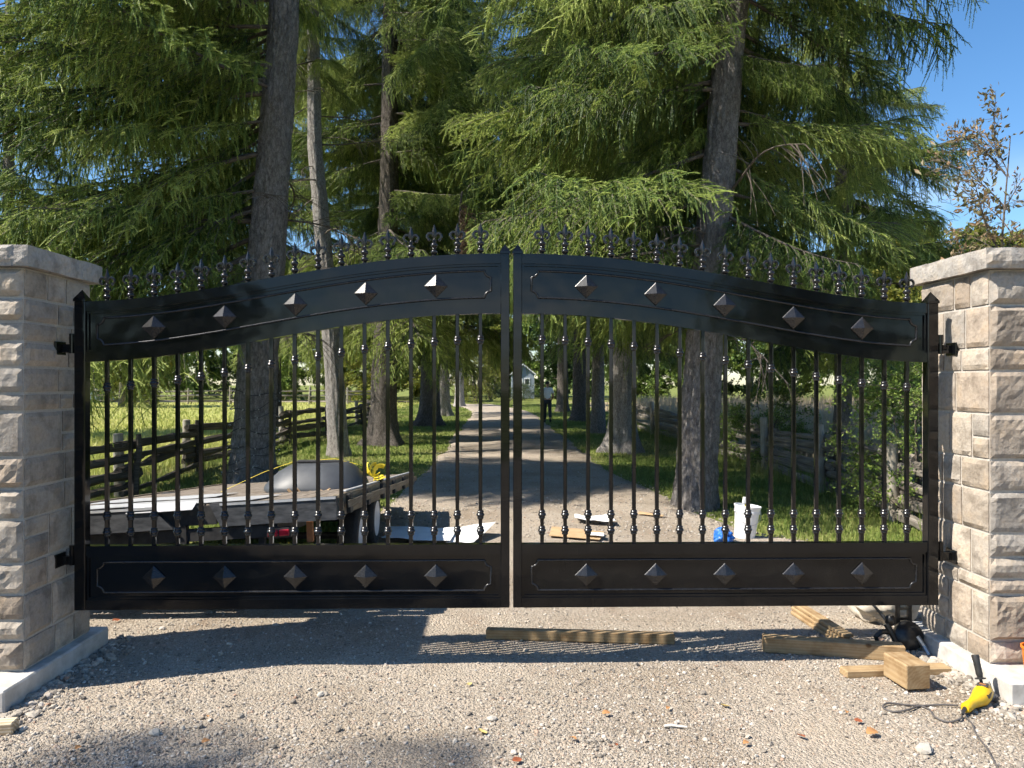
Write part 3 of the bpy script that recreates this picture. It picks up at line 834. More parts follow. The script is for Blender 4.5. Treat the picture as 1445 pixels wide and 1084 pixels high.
def leaf(label, xh, sg):
    root = thing('gate_leaf', label, 'gate', (xh, GY, 0.341), 0, 'black iron driveway gate leaves')
    M = Matrix.Translation((0, 0, -0.341)) @ Matrix.Scale(sg, 4, (1, 0, 0))
    def fix(F): return F if sg > 0 else [tuple(reversed(f)) for f in F]
    def put(b, name, parent=root, smooth=False, mat=PAINT):
        q = MB(); q.add(b.v, fix(b.f), 0, M); q.m = list(b.m)
        return q.build(name, mat, parent, smooth=smooth)
    # posts with pointed caps
    def post(u0, u1, z1, ztip, name):
        b = MB(); c = 0.003; w = u1 - u0; k = w / 2
        b.box(u0, u1, -k, k, 0.341, z1, 0, None, c)
        o = put(b, name)
        uc = (u0 + u1) / 2; e = k + 0.004
        V = [(uc - e, -e, z1 - 0.001), (uc + e, -e, z1 - 0.001), (uc + e, e, z1 - 0.001), (uc - e, e, z1 - 0.001),
             (uc - e, -e, z1 + 0.012), (uc + e, -e, z1 + 0.012), (uc + e, e, z1 + 0.012), (uc - e, e, z1 + 0.012), (uc, 0, ztip)]
        F = [(3, 2, 1, 0), (0, 1, 5, 4), (1, 2, 6, 5), (2, 3, 7, 6), (3, 0, 4, 7), (4, 5, 8), (5, 6, 8), (6, 7, 8), (7, 4, 8)]
        put(MB().add(V, F), 'post_cap', o)
        return o
    post(0.0, 0.060, 2.060, 2.128, 'hinge_post')
    post(GW - 0.050, GW, 2.335, 2.392, 'meeting_post')
    ua, ub = 0.060, GW - 0.050
    off = lambda d: (lambda u: ztop(u) + d)
    cst = lambda z: (lambda u: z)
    for lo, hi, nm in ((off(-0.056), off(0.0), 'arched_top_rail'), (off(-BAND), off(-BAND + 0.054), 'arched_lower_rail'), (cst(0.642), cst(0.698), 'middle_rail'), (cst(0.341), cst(0.396), 'bottom_rail')):
        V, F = strip(lo, hi, -0.024, 0.024, ua, ub, 48)
        put(MB().add(V, F), nm, smooth=30)
    for lo, hi, nm, zs in ((off(-BAND + 0.054), off(-0.056), 'arched_panel', None), (cst(0.396), cst(0.642), 'lower_panel', None)):
        V, F = strip(lo, hi, -0.004, 0.004, ua, ub, 64)
        pn = put(MB().add(V, F), nm, smooth=30)
        # stepped frame just inside the rails, on both faces
        b = MB()
        for ya, yb in ((-0.015, -0.004), (0.004, 0.015)):
            for d0, d1 in ((0.0, 0.013),):
                V, F = strip(lambda u: lo(u) + d0, lambda u: lo(u) + d1, ya, yb, ua, ub, 48); b.add(V, F)
                V, F = strip(lambda u: hi(u) - d1, lambda u: hi(u) - d0, ya, yb, ua, ub, 48); b.add(V, F)
            for uu in (ua, ub - 0.013):
                V, F = strip(lambda u: lo(u) + 0.013, lambda u: hi(u) - 0.013, ya, yb, uu, uu + 0.013, 1); b.add(V, F)
        put(b, 'panel_frame', pn, smooth=30)
        b = MB()
        P = moulding_path(ua + 0.055, ub - 0.055, lambda u: lo(u) + 0.038, lambda u: hi(u) - 0.038, 0.036)
        for yy in (-0.0055, 0.0055):
            b.tube([(u, yy, z) for u, z in P], 0.0066, 8, closed=True)
        put(b, 'moulding', pn, smooth=60, mat=SATIN)
        for i in range(5):
            u = 0.06 + (GW - 0.11) * (0.16 + 0.1705 * i)
            zc = (lo(u) + hi(u)) / 2
            obj('stud', STUD, root, (sg * u, -0.0045, zc - 0.341))
    for i in range(17):
        u = 0.06 + (GW - 0.11) * (0.0466 + 0.0565 * i)
        b = MB(); z1 = ztop(u) - BAND + 0.004
        b.box(u - 0.0105, u + 0.0105, -0.0105, 0.0105, 0.694, z1, 0, None, 0.002)
        o = put(b, 'bar')
        for zc in (0.772, 0.862, z1 - 0.148):
            obj('collar', COLLAR, o, (sg * u, 0, zc - 0.341))
        f = obj('finial', FINIAL, root, (sg * u, 0, ztop(u) - 0.341 - 0.002))
    for zc in (1.826, 0.645):
        b = MB()
        b.lathe([(0.016, -0.055), (0.016, -0.002), (0.013, -0.001), (0.013, 0.001), (0.016, 0.002), (0.016, 0.055)], 12, 0, Matrix.Translation((-0.022, -0.006, zc)))
        b.box(-0.085, -0.028, -0.020, 0.014, zc - 0.052, zc - 0.004, 0, None, 0.002)
        b.box(-0.008, 0.002, -0.022, 0.020, zc + 0.004, zc + 0.052, 0, None, 0.002)
        b.box(-0.096, -0.084, -0.055, 0.045, zc - 0.065, zc + 0.010, 0, None, 0.002)
        put(b, 'hinge', smooth=30)
    return root
leaf('black gate leaf in front of the flatbed trailer', -2.343, 1)
leaf('black gate leaf in front of the white bucket', 2.517, -1)

#@@TREES
# ------------------------------------------------------------------ trees
def curve_pts(P0, D, L, n, droop, up=0.0):
    """(k,n,3) points of k drooping shoots"""
    t = np.linspace(0, 1, n)[None, :, None]
    P = P0[:, None, :] + D[:, None, :] * L[:, None, None] * t
    P[:, :, 2] -= (droop * L)[:, None] * (t[:, :, 0] ** 2)
    return P

def np_tubes(P, r0, r1, n=4):
    """P (k,m,3) polylines -> tubes"""
    k, m, _ = P.shape
    T = np.gradient(P, axis=1); T /= np.linalg.norm(T, axis=2, keepdims=True) + 1e-9
    ref = np.where(np.abs(T[..., 2:3]) < 0.9, np.array([0, 0, 1.0]), np.array([1.0, 0, 0]))
    U = np.cross(T, ref); U /= np.linalg.norm(U, axis=2, keepdims=True) + 1e-9
    W = np.cross(T, U)
    rad = (np.asarray(r0)[:, None] * (1 - np.linspace(0, 1, m))[None] + np.asarray(r1)[:, None] * np.linspace(0, 1, m)[None])[..., None]
    rings = [P + (U * math.cos(a) + W * math.sin(a)) * rad for a in np.linspace(0, 2 * math.pi, n, endpoint=False)]
    V = np.stack(rings, 2).reshape(-1, 3)
    i = np.arange(k)[:, None, None] * m * n + np.arange(m - 1)[None, :, None] * n + np.arange(n)[None, None, :]
    j = np.arange(k)[:, None, None] * m * n + np.arange(m - 1)[None, :, None] * n + (np.arange(n) + 1)[None, None, :] % n
    F = np.stack([i, j, j + n, i + n], -1).reshape(-1, 4)
    return V, F

def needles(P, D, L, r, sp, nl, w, sag, tint0):
    """needle triangles round straight-ish twigs; P,D (k,3), L (k)"""
    cnt = np.maximum(3, (L / sp).astype(int)); k = np.repeat(np.arange(len(P)), cnt)
    t = (r.rand(len(k)))
    pos = P[k] + D[k] * (L[k] * t)[:, None]
    pos[:, 2] -= sag[k] * L[k] * t * t
    ax = D[k].copy(); ax[:, 2] -= 2 * sag[k] * t; ax /= np.linalg.norm(ax, axis=1, keepdims=True)
    rd = r.randn(len(k), 3); rd -= ax * np.sum(rd * ax, 1, keepdims=True); rd /= np.linalg.norm(rd, axis=1, keepdims=True) + 1e-9
    env = (0.45 + 0.75 * np.sin(np.pi * np.clip(0.12 + 0.8 * t, 0, 1)))
    dr = rd * 0.72 + ax * 0.70
    sd = np.cross(dr, r.randn(len(k), 3)); sd /= np.linalg.norm(sd, axis=1, keepdims=True) + 1e-9
    ln = nl * (0.75 + 0.5 * r.rand(len(k))) * env
    V = np.stack([pos - sd * w / 2, pos + sd * w / 2, pos + dr * ln[:, None]], 1).reshape(-1, 3)
    F = np.arange(len(k) * 3).reshape(-1, 3)
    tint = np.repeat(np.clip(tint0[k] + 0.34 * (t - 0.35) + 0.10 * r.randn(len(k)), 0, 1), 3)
    return V, F, tint

def spruce_branch(seed, L=3.0, hang=1.0, side=1.0, mats=None, fan=0.36):
    r = rs(seed)
    s = np.linspace(0, 1, 14)
    main = np.stack([L * s, 0.05 * L * np.sin(3 * s + seed) * s, -0.20 * L * s ** 1.4 + 0.13 * L * s ** 3], 1)
    WV, WF = np_tubes(main[None], [0.030], [0.005], 6)
    tv, tf = [WV], [WF]; nb = len(WV)
    ks = np.repeat(np.arange(0.14, 1.0, 0.034), 2); ks = ks + 0.012 * r.randn(len(ks)); ks = np.clip(ks, 0.10, 1.0)
    sg = np.tile([1, -1], len(ks) // 2)
    base = np.stack([np.interp(ks, s, main[:, i]) for i in range(3)], 1)
    an = np.radians(58 - 22 * ks + 9 * r.randn(len(ks))) * sg
    bl = L * fan * side * np.sin(np.pi * np.clip(0.13 + 0.80 * ks, 0, 1)) ** 0.9 * (0.65 + 0.55 * r.rand(len(ks))) + 0.10
    bd = np.stack([np.cos(an), np.sin(an), -0.05 - 0.25 * r.rand(len(ks))], 1); bd /= np.linalg.norm(bd, axis=1, keepdims=True)
    dr = 0.25 + 0.35 * r.rand(len(ks))
    B = curve_pts(base, bd, bl, 6, dr)
    V2, F2 = np_tubes(B, 0.009 + 0 * bl, 0.003 + 0 * bl, 3)
    tv.append(V2); tf.append(F2 + nb); nb += len(V2)
    # twig origins along branchlets
    P, D, TL, SG, TT = [], [], [], [], []
    def at_b(i, t):
        p = base[i] + bd[i] * (bl[i] * t)[:, None]; p[:, 2] -= dr[i] * bl[i] * t * t; return p
    bt = r.rand(len(bl))
    cnt = np.maximum(2, (bl / 0.085).astype(int)); i = np.repeat(np.arange(len(bl)), cnt); t = r.rand(len(i))
    ht = np.stack([bd[i, 0] * 0.25 + 0.16 * r.randn(len(i)), bd[i, 1] * 0.25 + 0.16 * r.randn(len(i)), -0.9 - 0.2 * r.rand(len(i))], 1)
    P.append(at_b(i, t)); D.append(ht); TL.append(hang * (0.07 + 0.26 * r.rand(len(i)) ** 1.5)); SG.append(0.05 + 0 * t); TT.append(0.36 + 0.30 * bt[i] + 0.10 * r.randn(len(i)))
    cnt = np.maximum(2, (bl / 0.07).astype(int)); i = np.repeat(np.arange(len(bl)), cnt); t = r.rand(len(i))
    fw = np.sign(r.randn(len(i)))
    dd = np.stack([bd[i, 0] - fw * bd[i, 1] * 0.9, bd[i, 1] + fw * bd[i, 0] * 0.9, -0.15 + 0.25 * r.randn(len(i))], 1)
    P.append(at_b(i, t)); D.append(dd); TL.append(0.08 + 0.16 * r.rand(len(i))); SG.append(0.35 + 0 * t); TT.append(0.54 + 0.30 * bt[i] + 0.12 * r.randn(len(i)))
    # branchlets and their tips
    P.append(base); D.append(bd); TL.append(bl); SG.append(dr); TT.append(0.45 + 0.3 * bt)
    m = 34; k = 0.15 + 0.85 * r.rand(m); pm = np.stack([np.interp(k, s, main[:, q]) for q in range(3)], 1)
    P.append(pm); D.append(np.stack([0.3 + 0.1 * r.randn(m), 0.35 * r.randn(m), -0.9 + 0.2 * r.randn(m)], 1)); TL.append(hang * (0.12 + 0.4 * r.rand(m))); SG.append(0 * k); TT.append(0.2 + 0.35 * r.rand(m))
    P = np.concatenate(P); D = np.concatenate(D); D /= np.linalg.norm(D, axis=1, keepdims=True)
    TL, SG, TT = np.concatenate(TL), np.concatenate(SG), np.concatenate(TT)
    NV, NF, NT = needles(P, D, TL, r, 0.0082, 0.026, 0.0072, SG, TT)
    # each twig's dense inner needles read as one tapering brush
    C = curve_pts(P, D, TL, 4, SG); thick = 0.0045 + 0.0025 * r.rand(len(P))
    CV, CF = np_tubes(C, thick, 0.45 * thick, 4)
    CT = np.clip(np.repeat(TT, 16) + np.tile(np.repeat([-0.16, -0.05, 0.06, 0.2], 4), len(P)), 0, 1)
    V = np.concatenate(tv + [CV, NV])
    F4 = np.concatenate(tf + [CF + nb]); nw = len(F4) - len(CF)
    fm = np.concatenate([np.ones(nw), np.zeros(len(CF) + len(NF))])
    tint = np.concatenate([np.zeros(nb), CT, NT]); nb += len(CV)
    return np_mesh('spruce_branch', V, [F4, NF + nb], mats or [NEEDLE, TWIG], fm, tint=tint)

def dead_branch(seed, L=1.6):
    r = rs(seed); s = np.linspace(0, 1, 9)
    main = np.stack([L * s, 0.10 * L * np.sin(4 * s + seed), -0.16 * L * s ** 1.5], 1)
    V1, F1 = np_tubes(main[None], [0.020], [0.004], 5)
    k = 0.25 + 0.75 * r.rand(16); base = np.stack([np.interp(k, s, main[:, q]) for q in range(3)], 1)
    d = np.stack([0.5 + 0.3 * r.randn(16), 0.8 * np.sign(r.randn(16)), -0.3 + 0.3 * r.randn(16)], 1); d /= np.linalg.norm(d, axis=1, keepdims=True)
    B = curve_pts(base, d, 0.2 + 0.5 * r.rand(16), 5, 0.3 + 0 * k)
    V2, F2 = np_tubes(B, 0.007 + 0 * k, 0.002 + 0 * k, 3)
    return np_mesh('dead_branch', np.concatenate([V1, V2]), np.concatenate([F1, F2 + len(V1)]), TWIG)

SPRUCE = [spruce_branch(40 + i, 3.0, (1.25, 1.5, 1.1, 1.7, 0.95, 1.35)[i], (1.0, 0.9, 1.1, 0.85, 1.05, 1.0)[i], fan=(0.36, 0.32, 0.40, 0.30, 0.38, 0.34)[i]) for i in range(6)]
SPRUCE_DEAD = spruce_branch(61, 2.0, 1.6, 0.6, [NEEDLE_DEAD, TWIG])
DEADB = [dead_branch(70 + i) for i in range(3)]

def trunk_mesh(path, radii, seed, mat, flare=0.55, rough=0.022, nseg=40, step=0.10):
    """path: list of (x,y,z) relative to base; radii at those points"""
    path = np.array(path, float); radii = np.array(radii, float)
    zs = np.concatenate([np.arange(-0.08, min(9.0, path[-1, 2]), step), np.arange(min(9.0, path[-1, 2]), path[-1, 2] + 0.01, 0.6)])
    cx = np.interp(zs, path[:, 2], path[:, 0]); cy = np.interp(zs, path[:, 2], path[:, 1]); rr = np.interp(zs, path[:, 2], radii)
    th = np.linspace(0, 2 * math.pi, nseg, endpoint=False)
    T, Z = np.meshgrid(th, zs)
    R0 = rr[:, None] * (1 + flare * np.exp(-np.clip(Z, 0, None) / 0.28) * (0.75 + 0.55 * np.sin(5 * T + seed) * np.sin(2 * T + 2.1 * seed)))
    p = np.stack([np.cos(T).ravel() * 5.5, np.sin(T).ravel() * 5.5, Z.ravel() * 1.4], 1)
    q = np.stack([np.cos(T).ravel() * 14, np.sin(T).ravel() * 14, Z.ravel() * 4.5], 1)
    d = fbm(p, 3, seed).reshape(T.shape) * 1.0 + np.abs(fbm(q, 2, seed + 9)).reshape(T.shape) * 0.9
    R0 = R0 + rough * d * np.clip(rr[:, None] / 0.2, 0.3, 1.3)
    V = np.stack([(cx[:, None] + R0 * np.cos(T)).ravel(), (cy[:, None] + R0 * np.sin(T)).ravel(), Z.ravel()], 1)
    m = nseg; n = len(zs)
    i = (np.arange(n - 1)[:, None] * m + np.arange(m)[None]).ravel(); j = (np.arange(n - 1)[:, None] * m + (np.arange(m) + 1)[None] % m).ravel()
    return np_mesh('trunk', V, np.stack([i, j, j + m, i + m], 1), mat, smooth=True)

def spruce(label, base, top, H, r0, z_first, Lmax, seed, bark, whorl=0.45, per=5, keep=None, dead=0, zsplit=9.0, group='tall spruces lining the drive', flare=0.55, pitch=(14, 0), shape=None, nseg=40):
    """base (x,y); top = (dx,dy) lean at height 7; branches in whorls from z_first to the tip"""
    r = random.Random(seed)
    root = thing('spruce_tree', label, 'tree', (base[0], base[1], 0), 0, group)
    k = H / 7.0
    path = [(0, 0, -0.1), (top[0] * 0.25, top[1] * 0.25, 2.2), (top[0] * 0.62, top[1] * 0.62, 4.6), (top[0], top[1], 7.0), (top[0] * 1.25, top[1] * 1.25, H)]
    path = [p for p in path]
    rad = [r0, r0 * 0.88, r0 * 0.78, r0 * 0.68, 0.03]
    obj('trunk', trunk_mesh(path, rad, seed, bark, flare, 0.034 if base[1] < 13 else 0.026, nseg=72 if 9 < base[1] < 19 else nseg, step=0.05 if 9 < base[1] < 19 else 0.12), root)
    crown = bpy.data.objects.new('crown', None); COL.objects.link(crown); crown.parent = root; crown.empty_display_size = 0.1
    P = np.array(path)
    z = z_first; a0 = r.random() * 6.28
    while z < H - 0.4:
        f = (z - z_first) / (H - z_first)
        Lz = Lmax * (1 - f) ** 0.75 * min(1.0, 0.75 + 1.2 * f) + 0.25
        a0 += 0.9
        for j in range(per):
            a = a0 + j * 2 * math.pi / per + r.uniform(-0.35, 0.35)
            zz = z + r.uniform(-0.6, 0.6) * whorl
            if keep and not keep(a % (2 * math.pi), zz, r): continue
            px = np.interp(zz, P[:, 2], P[:, 0]); py = np.interp(zz, P[:, 2], P[:, 1])
            L = Lz * r.choice((0.5, 0.7, 0.85, 1.0, 1.0, 1.15)) * r.uniform(0.9, 1.1) * (shape(a % (2 * math.pi), zz) if shape else 1.0)
            sc_ = L / 3.0
            w = sc_ ** 0.6 * r.uniform(0.8, 1.15)
            pt = R(pitch[0] + (pitch[1] - pitch[0]) * f ** 0.5 + r.uniform(-16, 14))
            o = obj('branch', r.choice(SPRUCE), crown, (px, py, zz), Euler((r.uniform(-0.35, 0.35), pt, a), 'XYZ'), (sc_, w * r.choice((-1, 1)), w))
        z += whorl * (1 if z < zsplit else 2.6)
    for i in range(dead):
        a = r.random() * 6.28; zz = r.uniform(1.8, z_first + 1.5)
        px = np.interp(zz, P[:, 2], P[:, 0]); py = np.interp(zz, P[:, 2], P[:, 1])
        s = r.uniform(0.5, 1.2)
        obj('dead_branch', r.choice(DEADB), crown, (px, py, zz), Euler((r.uniform(-1, 1), R(r.uniform(-10, 22)), a), 'XYZ'), (s, s, s))
    return root

FRONT = 1.5 * math.pi          # azimuth that points back to the camera
def clear_big(a, z, r):
    d = math.degrees(a)
    return z > 9.8 or 130 < d < 240
def clear_lane(sg, zmax):
    """no low boughs reaching over the drive; sg = +1 for trees left of it"""
    return lambda a, z, r: z > zmax or sg * math.cos(a) < 0.15
def clear_lean(a, z, r):
    d = abs((a - FRONT + math.pi) % (2 * math.pi) - math.pi)
    return z > 6.9 or d > (0.95 if z > 3.9 else 0.5) or r.random() < 0.04
def clear_slim(a, z, r):
    return z > 12.5 or not (188 < math.degrees(a) < 285)
def clear_front(half, zmax, share=0.0):
    def f(a, z, r):
        d = abs((a - FRONT + math.pi) % (2 * math.pi) - math.pi)
        return z > zmax or d > half or r.random() < share
    return f

def shape_left(a, z):
    return 1.0 + 0.16 * max(0.0, -math.cos(a))
def shape_right(a, z):
    front = max(0.0, math.cos(a - FRONT)); right = max(0.0, math.cos(a))
    return 1.0 - 0.30 * front - (0.12 if z < 6 else 0.0) * right

spruce('large grey-trunked spruce behind the trailer, wrapped in string lights', (-3.75, 11.85), (0.50, 0.0), 18, 0.31, 3.45, 4.4, 1, BARK, 0.31, 7, clear_big, 12, zsplit=9.0, pitch=(13, 0), shape=shape_left)
spruce('slim pale-barked spruce with a long bare trunk', (-3.55, 17.5), (-0.55, 0.0), 18, 0.225, 9.2, 2.4, 2, BARK_PALE, 0.7, 4, None, 24, zsplit=12, nseg=30, flare=0.22)
spruce('flare-rooted spruce behind the slim pale trunk', (-3.05, 20.8), (0.15, 0.2), 23, 0.36, 3.6, 4.6, 3, BARK_DARK, 0.50, 6, clear_slim, 8, zsplit=13, flare=0.9, pitch=(10, 0))
spruce('dark-trunked spruce third along the left of the drive', (-2.6, 30.2), (0.1, 0.1), 27, 0.40, 4.2, 4.8, 4, BARK_DARK, 0.8, 6, clear_lane(1, 5.6), 6, zsplit=19, flare=0.8, nseg=30, pitch=(10, 0))
spruce('spruce midway down the left row, half hidden by nearer trunks', (-2.7, 39.5), (0, 0.1), 28, 0.36, 4.8, 4.8, 5, BARK, 1.1, 5, clear_lane(1, 6.5), 4, zsplit=30, nseg=24, pitch=(8, 0))
spruce('light-trunked spruce at the far end of the left row', (-2.65, 56.0), (0, 0), 26, 0.34, 5.2, 4.6, 6, BARK_PALE, 1.3, 5, clear_lane(1, 7.5), 2, zsplit=30, nseg=24, pitch=(8, 0))
spruce('sunlit spruce nearest the gate on the right, trunk leaning outward', (2.62, 10.1), (0.55, 0.0), 16, 0.255, 3.2, 3.5, 7, BARK, 0.36, 6, clear_lean, 8, zsplit=7.4, pitch=(15, 0), shape=shape_right, flare=0.18)
spruce('thick-trunked spruce behind the leaning one on the right', (3.05, 18.5), (0.1, 0.1), 22, 0.33, 3.5, 4.3, 8, BARK_PALE, 0.56, 6, clear_lane(-1, 4.2), 6, zsplit=12, flare=0.8, pitch=(10, 0))
spruce('slender spruce third along the right of the drive', (3.4, 25.5), (0, 0), 24, 0.22, 3.8, 4.4, 9, BARK, 0.95, 6, clear_lane(-1, 5.4), 6, zsplit=16, nseg=30, pitch=(10, 0))
spruce('dark spruce beside the walking person', (3.75, 34.0), (0, 0), 26, 0.36, 4.2, 4.6, 10, BARK_DARK, 1.1, 5, clear_lane(-1, 6.6), 4, zsplit=30, nseg=24, pitch=(10, 0))
spruce('spruce far down the right row past the walking person', (3.9, 45.0), (0, 0), 26, 0.34, 4.8, 4.6, 12, BARK_DARK, 1.2, 5, clear_lane(-1, 8.0), 2, zsplit=30, nseg=24, pitch=(10, 0))
spruce('low-skirted spruce standing by the right fence', (6.6, 14.5), (0, 0), 9.5, 0.16, 2.9, 2.5, 13, BARK, 0.5, 5, None, 4, zsplit=20, group='spruces beyond the fences')
spruce('spruce standing behind the left pillar beyond the fence', (-15.0, 24.0), (0, 0), 17, 0.24, 4.4, 4.2, 16, BARK, 0.75, 5, None, 4, zsplit=11, group='spruces beyond the fences', nseg=24, pitch=(10, 0))
spruce('spruce crown rising behind the large grey trunk', (-8.0, 28.0), (0, 0), 24, 0.24, 5.6, 4.4, 17, BARK_DARK, 0.85, 6, None, 4, zsplit=17, group='spruces beyond the fences', nseg=24, pitch=(8, 0))
# a spruce left of the camera; it throws the shade across the near left of the gravel
spruce('spruce outside the gate, left of the pillar', (-11.1, -0.35), (0, 0), 13.5, 0.2, 2.5, 3.0, 15, BARK, 0.6, 5, None, 0, zsplit=20, group='spruces beyond the fences', nseg=20)
hb = tag(obj('dead_spray', SPRUCE_DEAD, None, (-0.72, 16.4, 5.7), Euler((0.1, R(78), R(200)), 'XYZ'), (0.8, 0.8, 0.8)), 'brown dead spruce spray hanging high over the drive', 'branch')

# ------------------------------------------------------------------ leafy plants
def leafy_spray(seed, n=260, L=1.0, size=0.055, droop=0.25, spread=0.5, mats=None, narrow=0.55):
    r = rs(seed)
    s = np.linspace(0, 1, 8)
    main = np.stack([L * s, 0.08 * L * np.sin(3 * s + seed), 0.12 * L * np.sin(2 * s) - droop * L * s ** 2], 1)
    V1, F1 = np_tubes(main[None], [0.010 * L], [0.002], 4)
    m = 14; k = 0.15 + 0.8 * r.rand(m); base = np.stack([np.interp(k, s, main[:, q]) for q in range(3)], 1)
    d = np.stack([0.6 + 0.3 * r.randn(m), r.randn(m), 0.7 * r.randn(m)], 1); d /= np.linalg.norm(d, axis=1, keepdims=True)
    bl = L * spread * (0.35 + 0.7 * r.rand(m)); B = curve_pts(base, d, bl, 4, 0.2 + 0 * k)
    V2, F2 = np_tubes(B, 0.005 * L + 0 * k, 0.0015 + 0 * k, 3)
    i = r.randint(0, m, n); t = 0.15 + 0.95 * r.rand(n)
    p = base[i] + d[i] * (bl[i] * t)[:, None]; p[:, 2] -= 0.2 * bl[i] * t * t
    p += r.randn(n, 3) * 0.035 * L
    ax = d[i] + 0.9 * r.randn(n, 3); ax[:, 2] -= 0.3; ax /= np.linalg.norm(ax, axis=1, keepdims=True)
    up = np.array([0, 0, 1.0]) + 0.7 * r.randn(n, 3); sd = np.cross(ax, up); sd /= np.linalg.norm(sd, axis=1, keepdims=True) + 1e-9
    nm = np.cross(sd, ax)
    sz = size * (0.6 + 0.8 * r.rand(n))[:, None]
    q = np.stack([p, p + ax * sz * 0.5 + sd * sz * narrow * 0.5 - nm * sz * 0.08, p + ax * sz, p + ax * sz * 0.5 - sd * sz * narrow * 0.5 - nm * sz * 0.08], 1)
    nb = len(V1) + len(V2)
    FL = nb + np.arange(n)[:, None] * 4 + np.array([[0, 1, 2, 3]])
    tint = np.concatenate([np.zeros(nb), np.repeat(np.clip(r.rand(n), 0, 1), 4)])
    fm = np.concatenate([np.ones(len(F1) + len(F2)), np.zeros(n)])
    return np_mesh('leafy_branch', np.concatenate([V1, V2, q.reshape(-1, 3)]), np.concatenate([F1, F2 + len(V1), FL]), mats, fm, tint=tint)
SPRAY = {k: [leafy_spray(90 + 10 * j + i, 300, 1.0, sz, mats=[m, TWIG], narrow=nr) for i in range(3)] for j, (k, m, sz, nr) in enumerate(
    (('green', LEAF, 0.062, 0.6), ('yellow', LEAF_YEL, 0.065, 0.6), ('autumn', LEAF_AUT, 0.06, 0.5), ('dark', LEAF_DARK, 0.05, 0.6)))}

SPRAY_FAR = {k: [leafy_spray(190 + 10 * j + i, 700, 1.0, 0.085, mats=[m, TWIG], narrow=0.7) for i in range(3)] for j, (k, m) in enumerate((('green', LEAF), ('yellow', LEAF_YEL), ('dark', LEAF_DARK)))}

def shrub(name, label, cat, base, rx, ry, h, n, kind_, seed, scale=0.55, z0=0.05, group=None, stems=4):
    r = random.Random(seed)
    root = thing(name, label, cat, (base[0], base[1], -0.04), 0, group)
    b = MB()
    for i in range(stems):
        a = r.random() * 6.28; e = Vector((math.cos(a) * rx * 0.5, math.sin(a) * ry * 0.5, h * 0.7))
        b.tube([(e.x * 0.1, e.y * 0.1, -0.03), (e.x * 0.5, e.y * 0.5, h * 0.35), e], [0.02 * h, 0.013 * h, 0.005 * h], 5)
    b.build('stem', TWIG, root)
    fo = bpy.data.objects.new('foliage', None); COL.objects.link(fo); fo.parent = root
    for i in range(n):
        a = r.random() * 6.28; q = r.random() ** 0.45; zz = z0 + (h - z0) * r.random() ** 0.8
        k = math.sqrt(max(0.05, 1 - (zz / h * 1.05 - 0.25) ** 2)) * q
        s = scale * r.uniform(0.7, 1.3)
        obj('leafy_branch', r.choice(SPRAY[kind_]), fo, (math.cos(a) * rx * k * 0.8, math.sin(a) * ry * k * 0.8, zz * 0.92), Euler((r.uniform(-0.5, 0.5), R(r.uniform(-45, 25)), a + r.uniform(-0.7, 0.7)), 'XYZ'), (s, s, s))
    return root

def leaf_tree(label, base, H, rx, n, kind_, seed, scale, trunk_r=0.2, z0=None, group=None):
    r = random.Random(seed); z0 = z0 if z0 is not None else H * 0.28
    root = thing('broadleaf_tree', label, 'tree', (base[0], base[1], -0.04), 0, group)
    b = MB()
    b.tube([(0, 0, -0.1), (0.1, 0, H * 0.3), (0.0, 0.1, H * 0.6), (0.1, 0, H * 0.9)], [trunk_r * 1.3, trunk_r, trunk_r * 0.6, 0.03], 8)
    for i in range(7):
        a = i * 0.9 + r.random(); zz = H * r.uniform(0.3, 0.6)
        b.tube([(0.05, 0, zz), (math.cos(a) * rx * 0.4, math.sin(a) * rx * 0.4, zz + H * 0.14), (math.cos(a) * rx * 0.75, math.sin(a) * rx * 0.75, zz + H * 0.22)], [trunk_r * 0.45, trunk_r * 0.28, 0.02], 5)
    b.build('trunk', BARK, root, smooth=True)
    cr_ = bpy.data.objects.new('crown', None); COL.objects.link(cr_); cr_.parent = root
    for i in range(n):
        a = r.random() * 6.28; t = r.random(); zz = z0 + (H - z0) * t
        k = math.sin(math.pi * (0.14 + 0.82 * t)) ** 0.7 * r.random() ** 0.4
        s = scale * r.uniform(0.7, 1.35)
        obj('leafy_branch', r.choice(SPRAY_FAR[kind_]), cr_, (math.cos(a) * rx * k * 0.85, math.sin(a) * rx * k * 0.85, zz), Euler((r.uniform(-0.6, 0.6), R(r.uniform(-40, 30)), a + r.uniform(-0.8, 0.8)), 'XYZ'), (s, s, s * 0.9))
    return root

shrub('shrub', 'leafy green shrub sprawling over the near end of the right fence', 'shrub', (5.0, 9.0), 0.55, 0.7, 1.75, 44, 'green', 21, 0.55, group='shrubs by the right fence')
shrub('shrub', 'tall green shrub against the right pillar, behind the fence', 'shrub', (5.6, 9.4), 0.8, 0.8, 2.1, 56, 'green', 22, 0.6, group='shrubs by the right fence')
shrub('shrub', 'bright green shrub behind the bleached rail heap', 'shrub', (5.3, 15.4), 0.7, 0.8, 1.35, 40, 'green', 23, 0.65, group='shrubs by the right fence')
shrub('shrub', 'rounded yellow-green bush beyond the left field', 'shrub', (-29.0, 62.0), 1.5, 1.3, 2.4, 40, 'yellow', 27, 0.9)
shrub('hedge', 'clipped dark hedge in front of the blue-grey shed', 'hedge', (1.2, 74.0), 3.2, 1.4, 1.55, 90, 'dark', 28, 0.9, stems=6)
shrub('arborvitae', 'upright bright green conifer shrub where the drive bends', 'shrub', (-1.7, 66.0), 1.5, 1.5, 5.2, 120, 'yellow', 29, 0.9)
shrub('shrub', 'yellow shrub left of the shed', 'shrub', (-0.6, 82.0), 1.4, 1.2, 3.4, 44, 'yellow', 30, 1.1)
FT = 'broadleaf trees in the distance'
